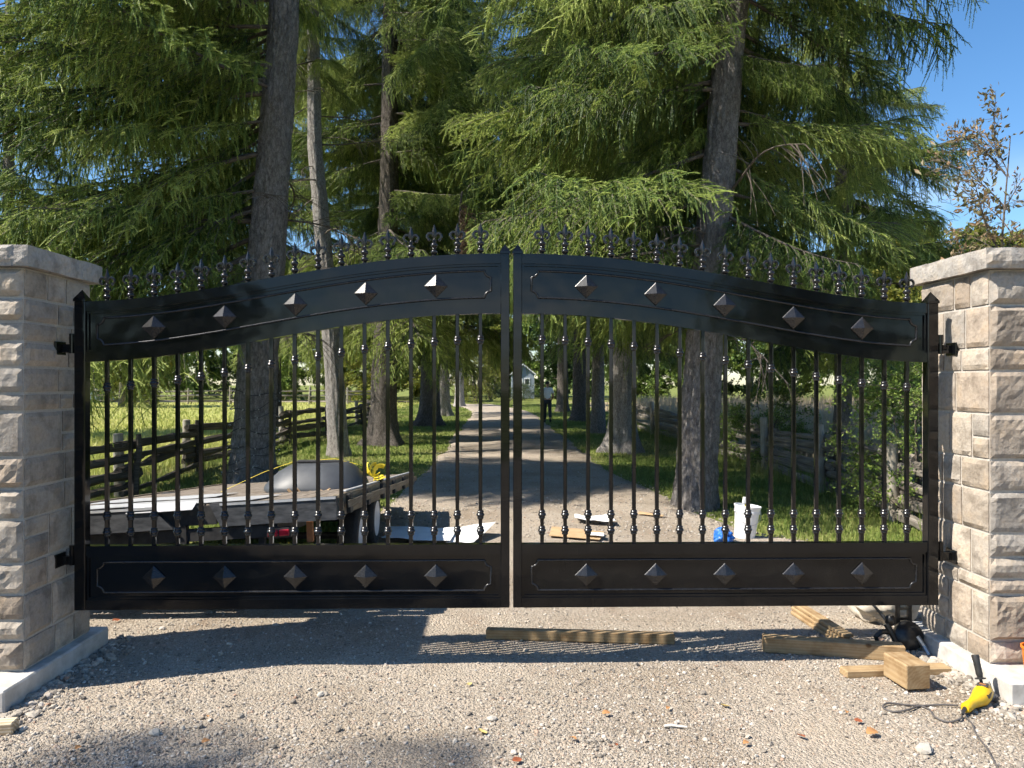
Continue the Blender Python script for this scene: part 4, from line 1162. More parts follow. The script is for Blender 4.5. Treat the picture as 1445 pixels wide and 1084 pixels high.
leaf_tree('yellow-green tree beyond the field, drooping low', (-26.5, 55.0), 7.0, 3.2, 110, 'yellow', 31, 1.4, z0=1.2, group=FT)
leaf_tree('green tree at the far edge of the left field', (-38.0, 74.0), 11.0, 5.0, 100, 'green', 32, 2.4, z0=1.2, group=FT)
leaf_tree('pale green tree behind the far fence', (-21.0, 78.0), 9.0, 4.4, 90, 'green', 33, 2.2, z0=1.2, group=FT)
leaf_tree('round green tree seen between the left trunks', (-12.5, 84.0), 10.0, 5.0, 90, 'yellow', 34, 2.4, z0=1.4, group=FT)
leaf_tree('tall tree rising behind the shed', (5.5, 98.0), 14.0, 6.5, 100, 'green', 35, 3.2, z0=1.5, group=FT)
leaf_tree('yellowing tree left of the shed in the distance', (-4.0, 100.0), 13.0, 6.5, 100, 'yellow', 36, 3.2, z0=1.5, group=FT)
leaf_tree('dark tree closing the view right of the shed', (11.0, 84.0), 12.0, 5.5, 90, 'dark', 37, 2.8, z0=1.0, group=FT)
leaf_tree('yellow-green tree top showing over the right pillar', (26.0, 42.0), 9.4, 5.2, 120, 'yellow', 38, 2.2, z0=2.0, group=FT)
leaf_tree('green tree beside the yellow-green one over the right pillar', (21.5, 46.0), 8.6, 4.6, 100, 'green', 39, 2.2, z0=2.0, group=FT)
leaf_tree('green tree far behind the dry field', (17.0, 66.0), 10.0, 5.0, 80, 'green', 40, 2.6, z0=1.5, group=FT)
leaf_tree('tree on the skyline at the left edge', (-52.0, 80.0), 11.0, 6.0, 90, 'green', 41, 2.8, z0=1.2, group=FT)
for i, (x, y, H, w, n, k, lb) in enumerate((
    (-34, 88, 12, 6, 70, 'green', 'broad green tree behind the far rail fence'), (-28, 92, 13, 6, 70, 'dark', 'dark tree behind the broad green one past the field'), (-16, 95, 13, 6, 70, 'green', 'tree at the back between the first two left trunks'),
    (-46, 86, 12, 6, 60, 'dark', 'dark tree on the far left skyline'), (-9.5, 72, 8, 3.4, 70, 'yellow', 'light green tree just left of the far trunks'), (14, 76, 12, 5, 60, 'green', 'green tree behind the right row of spruces'),
    (24, 72, 11, 6, 60, 'dark', 'dark tree behind the dry field'), (-64, 84, 12, 7, 60, 'green', 'outermost tree on the left skyline'))):
    leaf_tree(lb, (x, y), H, w, n, k, 60 + i, 2.6, z0=0.8, group=FT)
RT = 'unseen spruces added behind the camera to darken gate reflections'
for i, (x, y) in enumerate(((-17.0, -13.0), (-9.8, -15.0), (9.6, -15.0), (16.5, -13.0))):  # out of view; added so the outer gate panels mirror dark trees
    spruce(('first', 'second', 'third', 'fourth')[i] + ' unseen spruce added behind the camera, counted from the left', (x, y), (0, 0), 13, 0.2, 0.9, 3.2, 80 + i, BARK_DARK, 0.75, 6, None, 0, zsplit=20, group=RT, nseg=16)

# thin sapling behind the right pillar
def sapling():
    root = thing('sapling', 'thin sapling with fading leaves behind the right pillar', 'tree', (4.05, 6.1, -0.03))
    b = MB(); r = random.Random(5)
    b.tube([(0, 0, -0.02), (0.05, 0, 1.5), (0.02, 0, 2.8), (0.1, 0.02, 3.6)], [0.022, 0.017, 0.010, 0.004], 6)
    b.build('trunk', TWIG, root)
    c = bpy.data.objects.new('crown', None); COL.objects.link(c); c.parent = root
    for i in range(15):
        z = 1.5 + 2.0 * r.random(); a = r.random() * 6.28 if i > 6 else math.pi + r.uniform(-1.0, 1.0); s = r.uniform(0.45, 0.75)
        obj('leafy_branch', SAP[i % 2], c, (0.04, 0, z), Euler((r.uniform(-0.4, 0.4), R(r.uniform(-65, -30)), a), 'XYZ'), (s, s, s))
SAP = [leafy_spray(130 + i, 130, 1.0, 0.08, 0.05, 0.35, [LEAF_AUT, TWIG], 0.42) for i in range(2)]
sapling()
#@@OBJECTS
# ------------------------------------------------------------------ split-rail fences
def rail_mesh(seed, mat, L=1.0):
    """an irregular split rail, unit length along x"""
    r = rs(seed); n = 9; m = 6
    t = np.linspace(0, 1, n); th = np.linspace(0, 2 * math.pi, m, endpoint=False) + 0.3
    prof = 0.75 + 0.5 * r.rand(m)
    V = []
    for i in range(n):
        rr = (0.055 + 0.012 * r.randn()) * (0.85 if i in (0, n - 1) else 1.0)
        oy, oz = 0.020 * math.sin(3.1 * t[i] + seed), 0.030 * math.sin(2.3 * t[i] + 2 * seed)
        for k in range(m):
            q = rr * prof[k] * (1 + 0.12 * r.randn())
            V.append((t[i], oy + q * math.cos(th[k]), oz + q * math.sin(th[k]) * 1.15))
    F = [(i * m + k, i * m + (k + 1) % m, (i + 1) * m + (k + 1) % m, (i + 1) * m + k) for i in range(n - 1) for k in range(m)]
    b = MB().add(V, F + [tuple(reversed(range(m))), tuple((n - 1) * m + k for k in range(m))])
    return b.mesh('rail', mat)
RAILS = {k: [rail_mesh(s, m) for s in range(5)] for k, m in (('d', RAILD), ('w', RAILW))}
POST = MB().lathe([(0.075, -0.1), (0.072, 0.5), (0.068, 1.0), (0.060, 1.006)], 12).mesh('post', POSTW, 40)
STAKE = MB().tube([(0, 0, -0.1), (0.02, 0.01, 0.4), (-0.01, 0.0, 0.75), (0.01, 0, 0.98)], [0.045, 0.05, 0.045, 0.035], 6).mesh('stake', RAILD)

def fence(name, label, pts, heights, rk, seed, ph=0.98, origin=None):
    r = random.Random(seed)
    o0 = pts[0]
    root = thing(name, label, 'fence', (o0[0], o0[1], -0.04))
    for i, (x, y) in enumerate(pts):
        s = ph * r.uniform(0.9, 1.08)
        obj('post', POST, root, (x - o0[0] + (0.16 if i % 2 else -0.16) * 0.0, y - o0[1], 0), Euler((r.uniform(-0.05, 0.05), r.uniform(-0.05, 0.05), 0)), (1, 1, s))
        obj('stake', STAKE, root, (x - o0[0] + r.uniform(0.16, 0.22), y - o0[1] + r.uniform(-0.1, 0.2), 0), Euler((r.uniform(-0.12, 0.12), r.uniform(-0.1, 0.18), r.random() * 6)), (1, 1, s * r.uniform(0.75, 1.05)))
    for (xa, ya), (xb, yb) in zip(pts[:-1], pts[1:]):
        for h in heights:
            dx = r.uniform(0.03, 0.16)
            A = Vector((xa + dx, ya - 0.25, h + r.uniform(-0.07, 0.07))); B = Vector((xb + dx + r.uniform(-0.05, 0.08), yb + 0.25, h + r.uniform(-0.07, 0.07)))
            d = B - A
            q = d.to_track_quat('X', 'Z').to_euler()
            k = r.uniform(0.75, 1.25)
            obj('rail', r.choice(RAILS[rk]), root, (A.x - o0[0], A.y - o0[1], A.z), q, (d.length, k, k))
    return root
lp = [(-5.75, 8.0), (-5.42, 11.2), (-5.75, 14.4), (-5.5, 17.6), (-5.75, 20.8), (-5.5, 24.0), (-5.7, 27.2), (-5.5, 30.6), (-5.7, 34.0), (-5.5, 38.0)]
fence('split_rail_fence', 'dark split-rail fence with pale round posts along the left field', lp, (0.14, 0.36, 0.56, 0.76), 'd', 3)
rp_ = [(4.55, 6.6), (4.75, 9.1), (4.95, 11.6), (5.15, 14.6), (5.0, 17.8), (5.2, 21.0), (5.1, 25.0), (5.3, 30.0)]
fence('split_rail_fence', 'bleached stacked-rail fence overgrown by shrubs on the right', rp_, (0.08, 0.22, 0.36, 0.50, 0.64, 0.76), 'w', 4)
fb = [(-44 + 3.2 * i, 62.5 + (0.4 if i % 2 else 0)) for i in range(12)]
fence('split_rail_fence', 'grey rail fence across the far side of the field', fb, (0.3, 0.7, 1.05), 'w', 5, 1.35)

# ------------------------------------------------------------------ string lights on the large spruce
def string_lights():
    root = thing('string_lights', 'black string of tiny bulbs wound round the large spruce trunk', 'string lights', (-3.75, 11.85, 0))
    pts = []; r = random.Random(8)
    for i in range(300):
        t = i / 299; z = 0.15 + 1.45 * t; a = t * 2 * math.pi * 7.5
        rad = 0.345 + 0.20 * math.exp(-z / 0.28) + 0.022 - 0.02 * z + r.uniform(-0.004, 0.008)
        pts.append((math.cos(a) * rad + 0.05 * z, math.sin(a) * rad, z + 0.05 * math.sin(1.7 * a) + 0.03 * math.sin(4.1 * a)))
    MB().tube(pts, 0.006, 4).build('wire', BLACK_PL, root)
    me = MB().lathe([(0.002, -0.012), (0.008, -0.004), (0.008, 0.006), (0.003, 0.014)], 6).mesh('bulb', BULB, True)
    for i in range(4, 300, 4):
        p = Vector(pts[i]); d = Vector((p.x - 0.05 * p.z, p.y, 0)).normalized()
        obj('bulb', me, root, p + d * 0.012, (r.uniform(-1, 1), r.uniform(-1, 1), 0))
string_lights()

# ------------------------------------------------------------------ flatbed trailer
def trailer():
    root = thing('flatbed_trailer', 'flatbed utility trailer with wooden deck parked behind the gate', 'trailer', (-2.3, 7.2, 0))
    o = Vector((-2.3, 7.2, 0))
    # deck frame: origin at the rear right top corner, x to the right, y forward, nose down, left side a little low
    T = Matrix.Translation(-o) @ Matrix.Translation((-1.10, 5.22, 0.838)) @ Euler((R(-4.6), R(-3.3), R(-0.2)), 'XYZ').to_matrix().to_4x4()
    W, L = 2.3, 4.4
    bw = 0.142; n = 16
    for i in range(n):
        x1 = -0.02 - i * bw; b = MB(); b.box(x1 - bw + 0.008, x1, 0.02, L - 0.02, -0.035, 0.0, 0, None, 0.003)
        q = MB().add(b.v, b.f, 0, T); q.build('deck_board', DECKW, root)
    def part(b, name, mat, par=root, smooth=False): q = MB().add(b.v, b.f, 0, T); q.m = list(b.m); return q.build(name, mat, par, smooth=smooth)
    b = MB(); b.box(-0.0, 0.045, 0.0, L, -0.135, 0.012, 0, None, 0.004); part(b, 'side_rail', SIDEW)
    b = MB(); b.box(-W - 0.045, -W, 0.0, L, -0.135, 0.012, 0, None, 0.004); part(b, 'side_rail', SIDEW)
    for y in (0.25, 1.0, 1.75, 2.5, 3.25, 4.0):
        b = MB(); b.box(0.0455, 0.075, y - 0.045, y + 0.045, -0.13, 0.004, 0, None, 0.004); part(b, 'stake_pocket', STEEL_DARK)
    b = MB(); b.box(0.0755, 0.085, 0.1, L - 0.1, -0.085, -0.035, 0, None, 0.003); part(b, 'rub_rail', SIDEW)
    # rear channel in two lengths with a dropped dark gap between
    for xa, xb, cut in ((-0.86, 0.03, -1), (-W - 0.03, -1.05, 1)):
        y0, y1, z0, z1 = -0.06, -0.004, -0.150, 0.004
        c = 0.12
        if cut < 0: V = [(xa + c, z0), (xb, z0), (xb, z1), (xa + c * 0.4, z1)]
        else: V = [(xa, z0), (xb, z0), (xb - c * 1.2, z1), (xa, z1)]
        P = [(x, y0, z) for x, z in V] + [(x, y1, z) for x, z in V]
        F = [(0, 1, 2, 3), (7, 6, 5, 4), (0, 4, 5, 1), (1, 5, 6, 2), (2, 6, 7, 3), (3, 7, 4, 0)]
        part(MB().add(P, F), 'rear_channel', STEEL_GREY)
        b = MB(); b.box(xa + c, xb - c if cut > 0 else xb, -0.066, -0.0605, -0.012, 0.004); part(b, 'channel_lip', ALU)
    b = MB(); b.box(-1.15, -0.78, -0.02, 0.0, -0.135, -0.01); b.box(-1.02, -0.98, -0.03, 0.02, -0.30, -0.13); part(b, 'gusset_plate', STEEL_DARK)
    b = MB()
    for x in (-0.42, -1.9): b.box(x - 0.04, x + 0.04, 0.0, L + 0.3, -0.24, -0.14)
    for y in (0.3, 1.2, 2.1, 3.0, 3.9): b.box(-W, 0.0, y - 0.03, y + 0.03, -0.135, -0.037)
    b.box(-1.9, -0.42, -0.02, 0.05, -0.24, -0.16)
    b.box(-W + 0.1, -0.1, 0.02, 0.08, -0.36, -0.31)
    b.box(-W + 0.1, -0.1, 0.02, 0.06, -0.44, -0.41)
    for x in (-0.5, -1.4, -2.0): b.box(x - 0.02, x + 0.02, 0.03, 0.07, -0.44, -0.14)
    part(b, 'chassis', STEEL_DARK)
    b = MB()
    b.tube([(-0.42, L + 0.2, -0.19), (-1.15, L + 1.5, -0.2)], 0.045, 6); b.tube([(-1.9, L + 0.2, -0.19), (-1.15, L + 1.5, -0.2)], 0.045, 6)
    b.box(-1.2, -1.1, L + 1.45, L + 1.75, -0.24, -0.16); part(b, 'drawbar', STEEL_DARK)
    lt = MB(); lt.box(-0.44, -0.28, -0.05, -0.01, -0.250, -0.175, 0, None, 0.008); lamp = part(lt, 'tail_lamp_housing', STEEL_DARK)
    for xa in (-0.432, -0.356):
        l2 = MB(); l2.box(xa, xa + 0.068, -0.062, -0.045, -0.236, -0.194, 0, None, 0.006); part(l2, 'lens', RED_LENS, lamp)
    b = MB(); b.tube([(-0.33 + 0.03 * math.cos(t), -0.03, -0.28 - 0.045 * math.sin(t)) for t in np.linspace(0, math.pi, 9)], 0.004, 5); part(b, 'safety_wire', YELLOW_STRAP)
    b = MB(); b.box(-0.20, -0.16, 0.05, 0.09, -0.30, -0.15); part(b, 'rusty_bracket', ORANGE_RUST)
    # wheels on the right and left, standing on the ground
    def wheel(x, y, sg):
        rr = 0.268
        M = Matrix.Translation(Vector((x, y, rr - 0.012)) - o) @ Matrix.Rotation(sg * math.pi / 2, 4, 'Y')
        t = MB(); w = 0.085
        t.lathe([(0.165, -w), (0.20, -w - 0.004), (0.245, -w), (0.262, -w + 0.02), (rr, -w + 0.035), (rr, w - 0.035), (0.262, w - 0.02), (0.245, w), (0.20, w + 0.004), (0.165, w)], 32, 0, M, cap=False)
        root_w = t.build('wheel', RUBBER, root, smooth=40)
        q = MB(); q.lathe([(0.172, 0.088), (0.168, 0.078), (0.155, 0.055), (0.150, 0.03), (0.11, 0.045), (0.075, 0.058), (0.045, 0.058), (0.044, 0.085), (0.02, 0.09)], 28, 0, M)
        q.build('rim', RIM, root_w, smooth=35)
        for k in range(5):
            a = k * 2 * math.pi / 5; nn_ = MB(); nn_.lathe([(0.009, 0.05), (0.009, 0.07)], 6, 0, M @ Matrix.Translation((0.075 * math.cos(a), 0.075 * math.sin(a), 0)))
            nn_.build('wheel_nut', BARE_STEEL, root_w)
    for y in (6.85, 7.72):
        wheel(-1.275, y, 1); wheel(-3.25, y, -1)
    b = MB()
    for y in (6.85, 7.72): b.tube([Vector((-1.3, y, 0.256)) - o, Vector((-3.2, y, 0.256)) - o], 0.03, 8)
    b.build('axle', STEEL_DARK, root)
    return T, o, root
TT_, to_, _tr = trailer()
TW = Matrix.Translation(to_) @ TT_           # deck frame in world
def on_deck(x, y, z=0.0): return TW @ Vector((x, y, z))

def warped_sheet(name, label, cat, mat, corners, thick=0.004, wob=0.01, seed=1, n=10):
    """a thin bent sheet between four world corners, with real thickness"""
    c = [Vector(q) for q in corners]; o = sum(c, Vector()) / 4; r = rs(seed)
    V = []
    for j in range(n):
        for i in range(n):
            u, v = i / (n - 1), j / (n - 1)
            p = (c[0] * (1 - u) + c[1] * u) * (1 - v) + (c[3] * (1 - u) + c[2] * u) * v - o
            p.z += wob * (0.5 + 0.5 * fbm(np.array([[u * 2.5 + seed, v * 2.5, seed * 1.3]]), 2, seed)[0])
            V.append(p)
    top = [Vector((p.x, p.y, p.z + thick)) for p in V]
    F = []; k = n * n
    for j in range(n - 1):
        for i in range(n - 1):
            a = j * n + i
            F.append((k + a, k + a + 1, k + a + n + 1, k + a + n)); F.append((a, a + n, a + n + 1, a + 1))
    ring = list(range(n)) + [j * n + n - 1 for j in range(1, n)] + [(n - 1) * n + i for i in range(n - 2, -1, -1)] + [j * n for j in range(n - 2, 0, -1)]
    for q in range(len(ring)):
        a, b2 = ring[q], ring[(q + 1) % len(ring)]; F.append((a, b2, k + b2, k + a))
    ob = MB().add(V + top, F).build(name, mat, None, o, smooth=30)
    return tag(ob, label, cat)
warped_sheet('metal_sheet', 'bright aluminium sheet lying along the rear edge of the trailer deck', 'sheet', ALU, [on_deck(-1.95, 0.02, 0.004), on_deck(-0.55, 0.02, 0.004), on_deck(-0.5, 0.55, 0.004), on_deck(-1.9, 0.6, 0.004)], 0.003, 0.012, 2)
warped_sheet('metal_sheet', 'second aluminium sheet, farther back on the trailer deck', 'sheet', ALU, [on_deck(-2.1, 0.85, 0.004), on_deck(-1.1, 0.85, 0.004), on_deck(-1.1, 1.35, 0.004), on_deck(-2.1, 1.4, 0.004)], 0.003, 0.012, 3)
warped_sheet('metal_flap', 'small bright metal flap bent over the rear of the trailer', 'sheet', ALU, [on_deck(-1.36, -0.07, -0.03), on_deck(-0.92, -0.07, -0.03), on_deck(-0.92, 0.02, 0.02), on_deck(-1.36, 0.02, 0.02)], 0.003, 0.004, 4)
bo = MB(); M_ = TW @ Matrix.Translation((0.005, 0.3, 0.014)) ; bo.box(-0.01, 0.025, 0, 3.9, 0.0, 0.012, 0, M_, 0.003)
tag(bo.build('metal_strip', ALU), 'long bright metal strip along the right edge of the trailer deck', 'strip')

def shell():
    """upturned grey plastic shell strapped to the deck"""
    p0 = on_deck(-0.46, 1.50, 0.006)
    root = thing('plastic_shell', 'upturned dark grey plastic shell strapped on the trailer deck', 'shell', p0)
    rings = []; n = 36
    for s, z in ((1.0, 0.0), (1.01, 0.02), (0.985, 0.05), (0.90, 0.10), (0.77, 0.16), (0.62, 0.205), (0.54, 0.222), (0.48, 0.226)):
        ring = []
        for k in range(n):
            a = 2 * math.pi * k / n
            ex = 0.43 * (abs(math.cos(a)) ** 0.75) * (1 if math.cos(a) >= 0 else -1); ey = 0.40 * (abs(math.sin(a)) ** 0.75) * (1 if math.sin(a) >= 0 else -1)
            ring.append((ex * s + 0.06 * (1 - s), ey * s, z * (1.0 if ex > -0.2 else 0.96)))
        rings += ring
    F = [(j * n + k, j * n + (k + 1) % n, (j + 1) * n + (k + 1) % n, (j + 1) * n + k) for j in range(7) for k in range(n)] + [tuple(7 * n + k for k in range(n))]
    sh = MB().add(rings, F).build('body', SHELL, root, smooth=True)
    b = MB(); b.box(-0.17, 0.20, -0.05, 0.03, 0.220, 0.242, 0, None, 0.006); b.build('top_lip', RUBBER, sh)
    b = MB(); r = rs(3)
    pts = [(x, -0.385 - 0.02 * (1 - (x / 0.5) ** 2), 0.006 + 0.022 * abs(r.randn()) ) for x in np.linspace(-0.15, 0.40, 22)]
    b.tube(pts, [0.008 + 0.006 * r.rand() for _ in pts], 5); b.build('torn_rim', CARD, root)
shell()
def strap():
    root = thing('ratchet_strap', 'yellow ratchet strap pulled over the grey shell', 'strap', on_deck(-0.1, 1.9, 0.0))
    o = root.location
    def w(x, y, z): return on_deck(x, y, z) - o
    MB().tube([w(-1.30, 1.5, 0.02), w(-1.1, 1.5, 0.10), w(-0.92, 1.5, 0.17), w(-0.66, 1.5, 0.245), w(-0.30, 1.5, 0.248), w(-0.12, 1.55, 0.19), w(0.0, 1.7, 0.13)], 0.0055, 6, squash=0.4).build('webbing', YELLOW_STRAP, root)
    b = MB(); r = rs(6)
    for k in range(3):
        b.tube([w(-0.02 + 0.05 * math.sin(t * 2 + k) + 0.03 * k, 1.75 + 0.05 * math.cos(t * 1.7 + k), 0.03 + 0.05 * t + 0.03 * math.sin(3 * t + k)) for t in np.linspace(0, 2.6, 12)], 0.022, 6, squash=0.3)
    b.build('loose_tail', YELLOW_STRAP, root)
    b = MB(); b.box(-0.03, 0.03, -0.05, 0.05, 0.0, 0.03, 0, Matrix.Translation(w(0.02, 1.85, 0.012)), 0.006); b.build('ratchet', BLACK_IRON, root)
strap()

# ------------------------------------------------------------------ timbers on the gravel
def timber(label, a, b, w, h, mat, z=None, roll=0.0, name='timber', plies=1):
    """a squared timber from ground point a to b (centre line), slightly knocked about"""
    a, b = Vector((*a, 0)), Vector((*b, 0)); d = b - a; L = d.length
    zg = float(gz([a.x, b.x], [a.y, b.y]).mean()) if z is None else z
    root = thing(name, label, 'timber', (a + d / 2) + Vector((0, 0, zg)), math.atan2(d.y, d.x))
    for k in range(plies):
        q = MB(); hh = h / plies
        q.box(-L / 2 - 0.018 * k, L / 2 + 0.02 * k, -w / 2 + 0.012 * k, w / 2 + 0.012 * k, hh * k + 0.001 * k, hh * (k + 1), 0, Matrix.Rotation(roll, 4, 'X'), 0.005)
        o = q.build('board' if plies > 1 else 'beam', mat, root)
    return root
timber('long thin timber lying flat across the gravel below the gate seam', (-0.06, 4.84), (1.10, 4.72), 0.062, 0.062, PINE)
timber('square timber with sun flecks lying right of the long thin one', (1.60, 4.58), (2.36, 4.40), 0.088, 0.088, PINE)
timber('stack of short boards angled away behind the sun-flecked timber', (2.08, 5.30), (2.12, 4.68), 0.072, 0.075, PINE, plies=3)
timber('flat board end sticking out under the heavy wooden block', (1.90, 4.17), (2.50, 4.21), 0.085, 0.040, PINE)
timber('heavy square wooden block nearest the drill', (2.185, 3.93), (2.165, 4.13), 0.134, 0.127, PINE, z=0.02, name='wood_block')
timber('pale offcut of wood at the foot of the left pillar footing', (-2.62, 3.50), (-2.20, 3.57), 0.075, 0.055, PINE_LIGHT, name='wood_offcut')

# ------------------------------------------------------------------ drill with cord
def drill():
    root = thing('power_drill', 'yellow corded power drill lying on the gravel by the right footing', 'drill', (2.38, 3.73, 0.012), R(-42))
    root.scale = (0.86, 0.86, 0.86)
    def el(cx, cy, cz, rx, rz): return [(cx + rx * math.cos(t), cy, cz + rz * math.sin(t)) for t in np.linspace(0, 2 * math.pi, 16, endpoint=False)]
    secs = [(-0.005, 0.16, 0.050, 0.030, 0.032), (0.0, 0.13, 0.052, 0.047, 0.047), (0.0, 0.07, 0.053, 0.051, 0.050), (0.0, 0.01, 0.050, 0.048, 0.046), (-0.012, -0.03, 0.045, 0.036, 0.038),
            (-0.024, -0.075, 0.040, 0.026, 0.030), (-0.034, -0.12, 0.037, 0.025, 0.029), (-0.042, -0.155, 0.035, 0.028, 0.030), (-0.046, -0.17, 0.034, 0.020, 0.022)]
    V = []; n = 16
    for s in secs: V += el(*s)
    F = [(j * n + k, (j + 1) * n + k, (j + 1) * n + (k + 1) % n, j * n + (k + 1) % n) for j in range(len(secs) - 1) for k in range(n)] + [tuple(range(n)), tuple(reversed([(len(secs) - 1) * n + k for k in range(n)]))]
    body = MB().add(V, F).build('body', DRILL_Y, root, smooth=50)
    b = MB(); b.box(-0.030, 0.026, 0.062, 0.108, 0.096, 0.106, 0, None, 0.003); b.build('name_plate', BLACK_PL, body)
    b = MB(); b.box(-0.019, 0.014, 0.076, 0.094, 0.1055, 0.1070); b.build('plate_print', ORANGE_RUST, body)
    for k in range(4):
        b = MB(); b.box(0.030, 0.048, 0.0 + 0.02 * k, 0.008 + 0.02 * k, 0.060, 0.0775); b.build('vent_slot', BLACK_PL, body)
    b = MB(); b.lathe([(0.026, 0), (0.030, 0.015), (0.024, 0.05), (0.018, 0.08), (0.008, 0.092)], 14, 0, Matrix.Translation((-0.005, 0.155, 0.050)) @ Matrix.Rotation(-math.pi / 2, 4, 'X')); b.build('chuck', BLACK_IRON, root, smooth=40)
    b = MB(); b.lathe([(0.006, 0), (0.0045, 0.05), (0.0045, 0.14), (0.001, 0.15)], 8, 0, Matrix.Translation((-0.005, 0.24, 0.05)) @ Matrix.Rotation(-math.pi / 2, 4, 'X')); b.build('bit', BARE_STEEL, root)
    M = Matrix.Translation((-0.012, 0.12, 0.09)) @ Euler((R(-10), R(-14), 0)).to_matrix().to_4x4()
    b = MB(); b.lathe([(0.009, 0.0), (0.009, 0.03), (0.030, 0.031), (0.030, 0.037), (0.015, 0.040), (0.019, 0.06), (0.019, 0.12), (0.022, 0.155), (0.020, 0.165)], 14, 0, M); b.build('side_handle', BLACK_PL, root, smooth=40)
    b = MB(); b.box(-0.050, -0.028, -0.062, -0.028, 0.030, 0.046, 0, None, 0.004); b.build('trigger', RED_LENS, root)
    b = MB(); b.tube([(-0.046, -0.165, 0.034), (-0.048, -0.20, 0.028), (-0.046, -0.225, 0.018)], [0.012, 0.010, 0.007], 8); b.build('cord_sleeve', BLACK_PL, root)
    return root
DRILL = drill()
def cord(name, label, pts, rad, mat, cat='cord'):
    """smooth cable over the gravel through world x,y points"""
    P = np.array(pts, float); t = np.arange(len(P)); tt = np.linspace(0, len(P) - 1, len(P) * 8)
    X = []
    for d in (0, 1):
        y = P[:, d]; m = np.gradient(y)
        i = np.clip(tt.astype(int), 0, len(P) - 2); f = tt - i
        h00 = 2 * f ** 3 - 3 * f ** 2 + 1; h10 = f ** 3 - 2 * f ** 2 + f; h01 = -2 * f ** 3 + 3 * f ** 2; h11 = f ** 3 - f ** 2
        X.append(h00 * y[i] + h10 * m[i] + h01 * y[i + 1] + h11 * m[i + 1])
    z = gz(X[0], X[1]) + rad + 0.006 + 0.004 * np.sin(tt * 2.3)
    o = Vector((X[0][0], X[1][0], 0))
    ob = MB().tube([Vector(p) - o for p in zip(X[0], X[1], z)], rad, 6).build(name, mat, None, o, smooth=True)
    bpy.context.view_layer.update()
    ob.parent = DRILL; ob.matrix_parent_inverse = DRILL.matrix_world.inverted()
    return ob
cord('power_cord', '', [(2.225, 3.625), (2.19, 3.585), (2.126, 3.572), (2.09, 3.624), (2.11, 3.70), (2.094, 3.75), (2.007, 3.70), (1.935, 3.69), (1.90, 3.735), (1.95, 3.775), (2.05, 3.762), (2.18, 3.75), (2.27, 3.73)], 0.0046, CORD)
cord('power_cord', '', [(2.235, 3.615), (2.215, 3.53), (2.186, 3.458), (2.136, 3.307), (2.10, 3.21), (2.04, 3.0), (2.0, 2.7)], 0.0044, CORD)

# ------------------------------------------------------------------ black jack beside the right footing
def jack():
    root = thing('black_jack', 'black iron jack with a long handle leaning by the right footing', 'jack', (2.38, 4.55, 0.0))
    b = MB()
    for s in (-1, 1):
        b.box(-0.012 + s * 0.036, 0.012 + s * 0.036, -0.012, 0.012, 0.10, 0.30, 0, Matrix.Translation((0.09, 0.06, 0)), 0.003)
    for z in (0.12, 0.18, 0.24, 0.295): b.box(0.052, 0.128, 0.05, 0.07, z - 0.008, z + 0.008)
    b.build('slotted_bracket', BLACK_IRON, root)
    b = MB(); b.lathe([(0.02, -0.04), (0.075, -0.038), (0.085, -0.01), (0.085, 0.02), (0.05, 0.04), (0.02, 0.044)], 18, 0, Matrix.Translation((0.085, 0.0, 0.095)) @ Matrix.Rotation(R(70), 4, 'X')); b.build('drum', BLACK_IRON, root, smooth=35)
    b = MB(); b.tube([(-0.05, -0.01, 0.17), (-0.02, -0.03, 0.10), (0.015, -0.05, 0.01)], [0.020, 0.017, 0.014], 8); b.build('leg', BLACK_IRON, root)
    b = MB(); b.tube([(0.12, -0.03, 0.10), (0.15, -0.05, 0.05), (0.165, -0.08, 0.005)], [0.018, 0.016, 0.02], 8); b.build('leg', BARE_STEEL, root)
    b = MB(); b.tube([(-0.03, 0.0, 0.17), (-0.10, 0.03, 0.26), (-0.185, 0.07, 0.355)], [0.010, 0.008, 0.008], 8); b.build('handle', STEEL_GREY, root)
    b = MB(); b.lathe([(0.018, -0.03), (0.030, -0.015), (0.030, 0.015), (0.018, 0.03)], 12, 0, Matrix.Translation((-0.025, -0.005, 0.19))); b.build('pivot', BLACK_IRON, root, smooth=40)
    b = MB(); b.tube([(-0.03, -0.01, 0.12), (-0.09, -0.02, 0.125), (-0.125, -0.03, 0.10), (-0.115, -0.035, 0.06), (-0.07, -0.03, 0.055)], [0.017, 0.016, 0.014, 0.012, 0.008], 8); b.build('hook', BLACK_IRON, root)
    b = MB(); b.tube([(0.0, 0.0, 0.11), (0.04, 0.0, 0.10), (0.09, 0.0, 0.10)], 0.016, 8); b.build('axle', BLACK_IRON, root)
jack()

# ------------------------------------------------------------------ things behind the gate
def lump(name, label, cat, loc, size, mat, seed, amp=0.25, freq=2.2, nu=28, nv=16, flat=0.0, fold=0.0):
    """a crumpled soft thing: noise-folded body resting on the ground"""
    th = np.linspace(0, 2 * math.pi, nu, endpoint=False); ph = np.linspace(0.0, math.pi, nv)
    T, Pp = np.meshgrid(th, ph)
    d = np.stack([np.cos(T) * np.sin(Pp), np.sin(T) * np.sin(Pp), np.cos(Pp)], 2).reshape(-1, 3)
    rr = 1 + amp * fbm(d * freq + seed, 3, seed) - fold * np.abs(fbm(d * freq * 1.7 + 9 + seed, 2, seed + 3))
    V = d * rr[:, None] * np.array(size)
    V[:, 2] = np.maximum(V[:, 2], -size[2] * 0.7) + size[2] * 0.7
    i = (np.arange(nv - 1)[:, None] * nu + np.arange(nu)[None]).ravel(); j = (np.arange(nv - 1)[:, None] * nu + (np.arange(nu) + 1)[None] % nu).ravel()
    o = obj(name, np_mesh(name, V, np.stack([i, i + nu, j + nu, j], 1), mat, smooth=True), None, loc)
    return tag(o, label, cat)

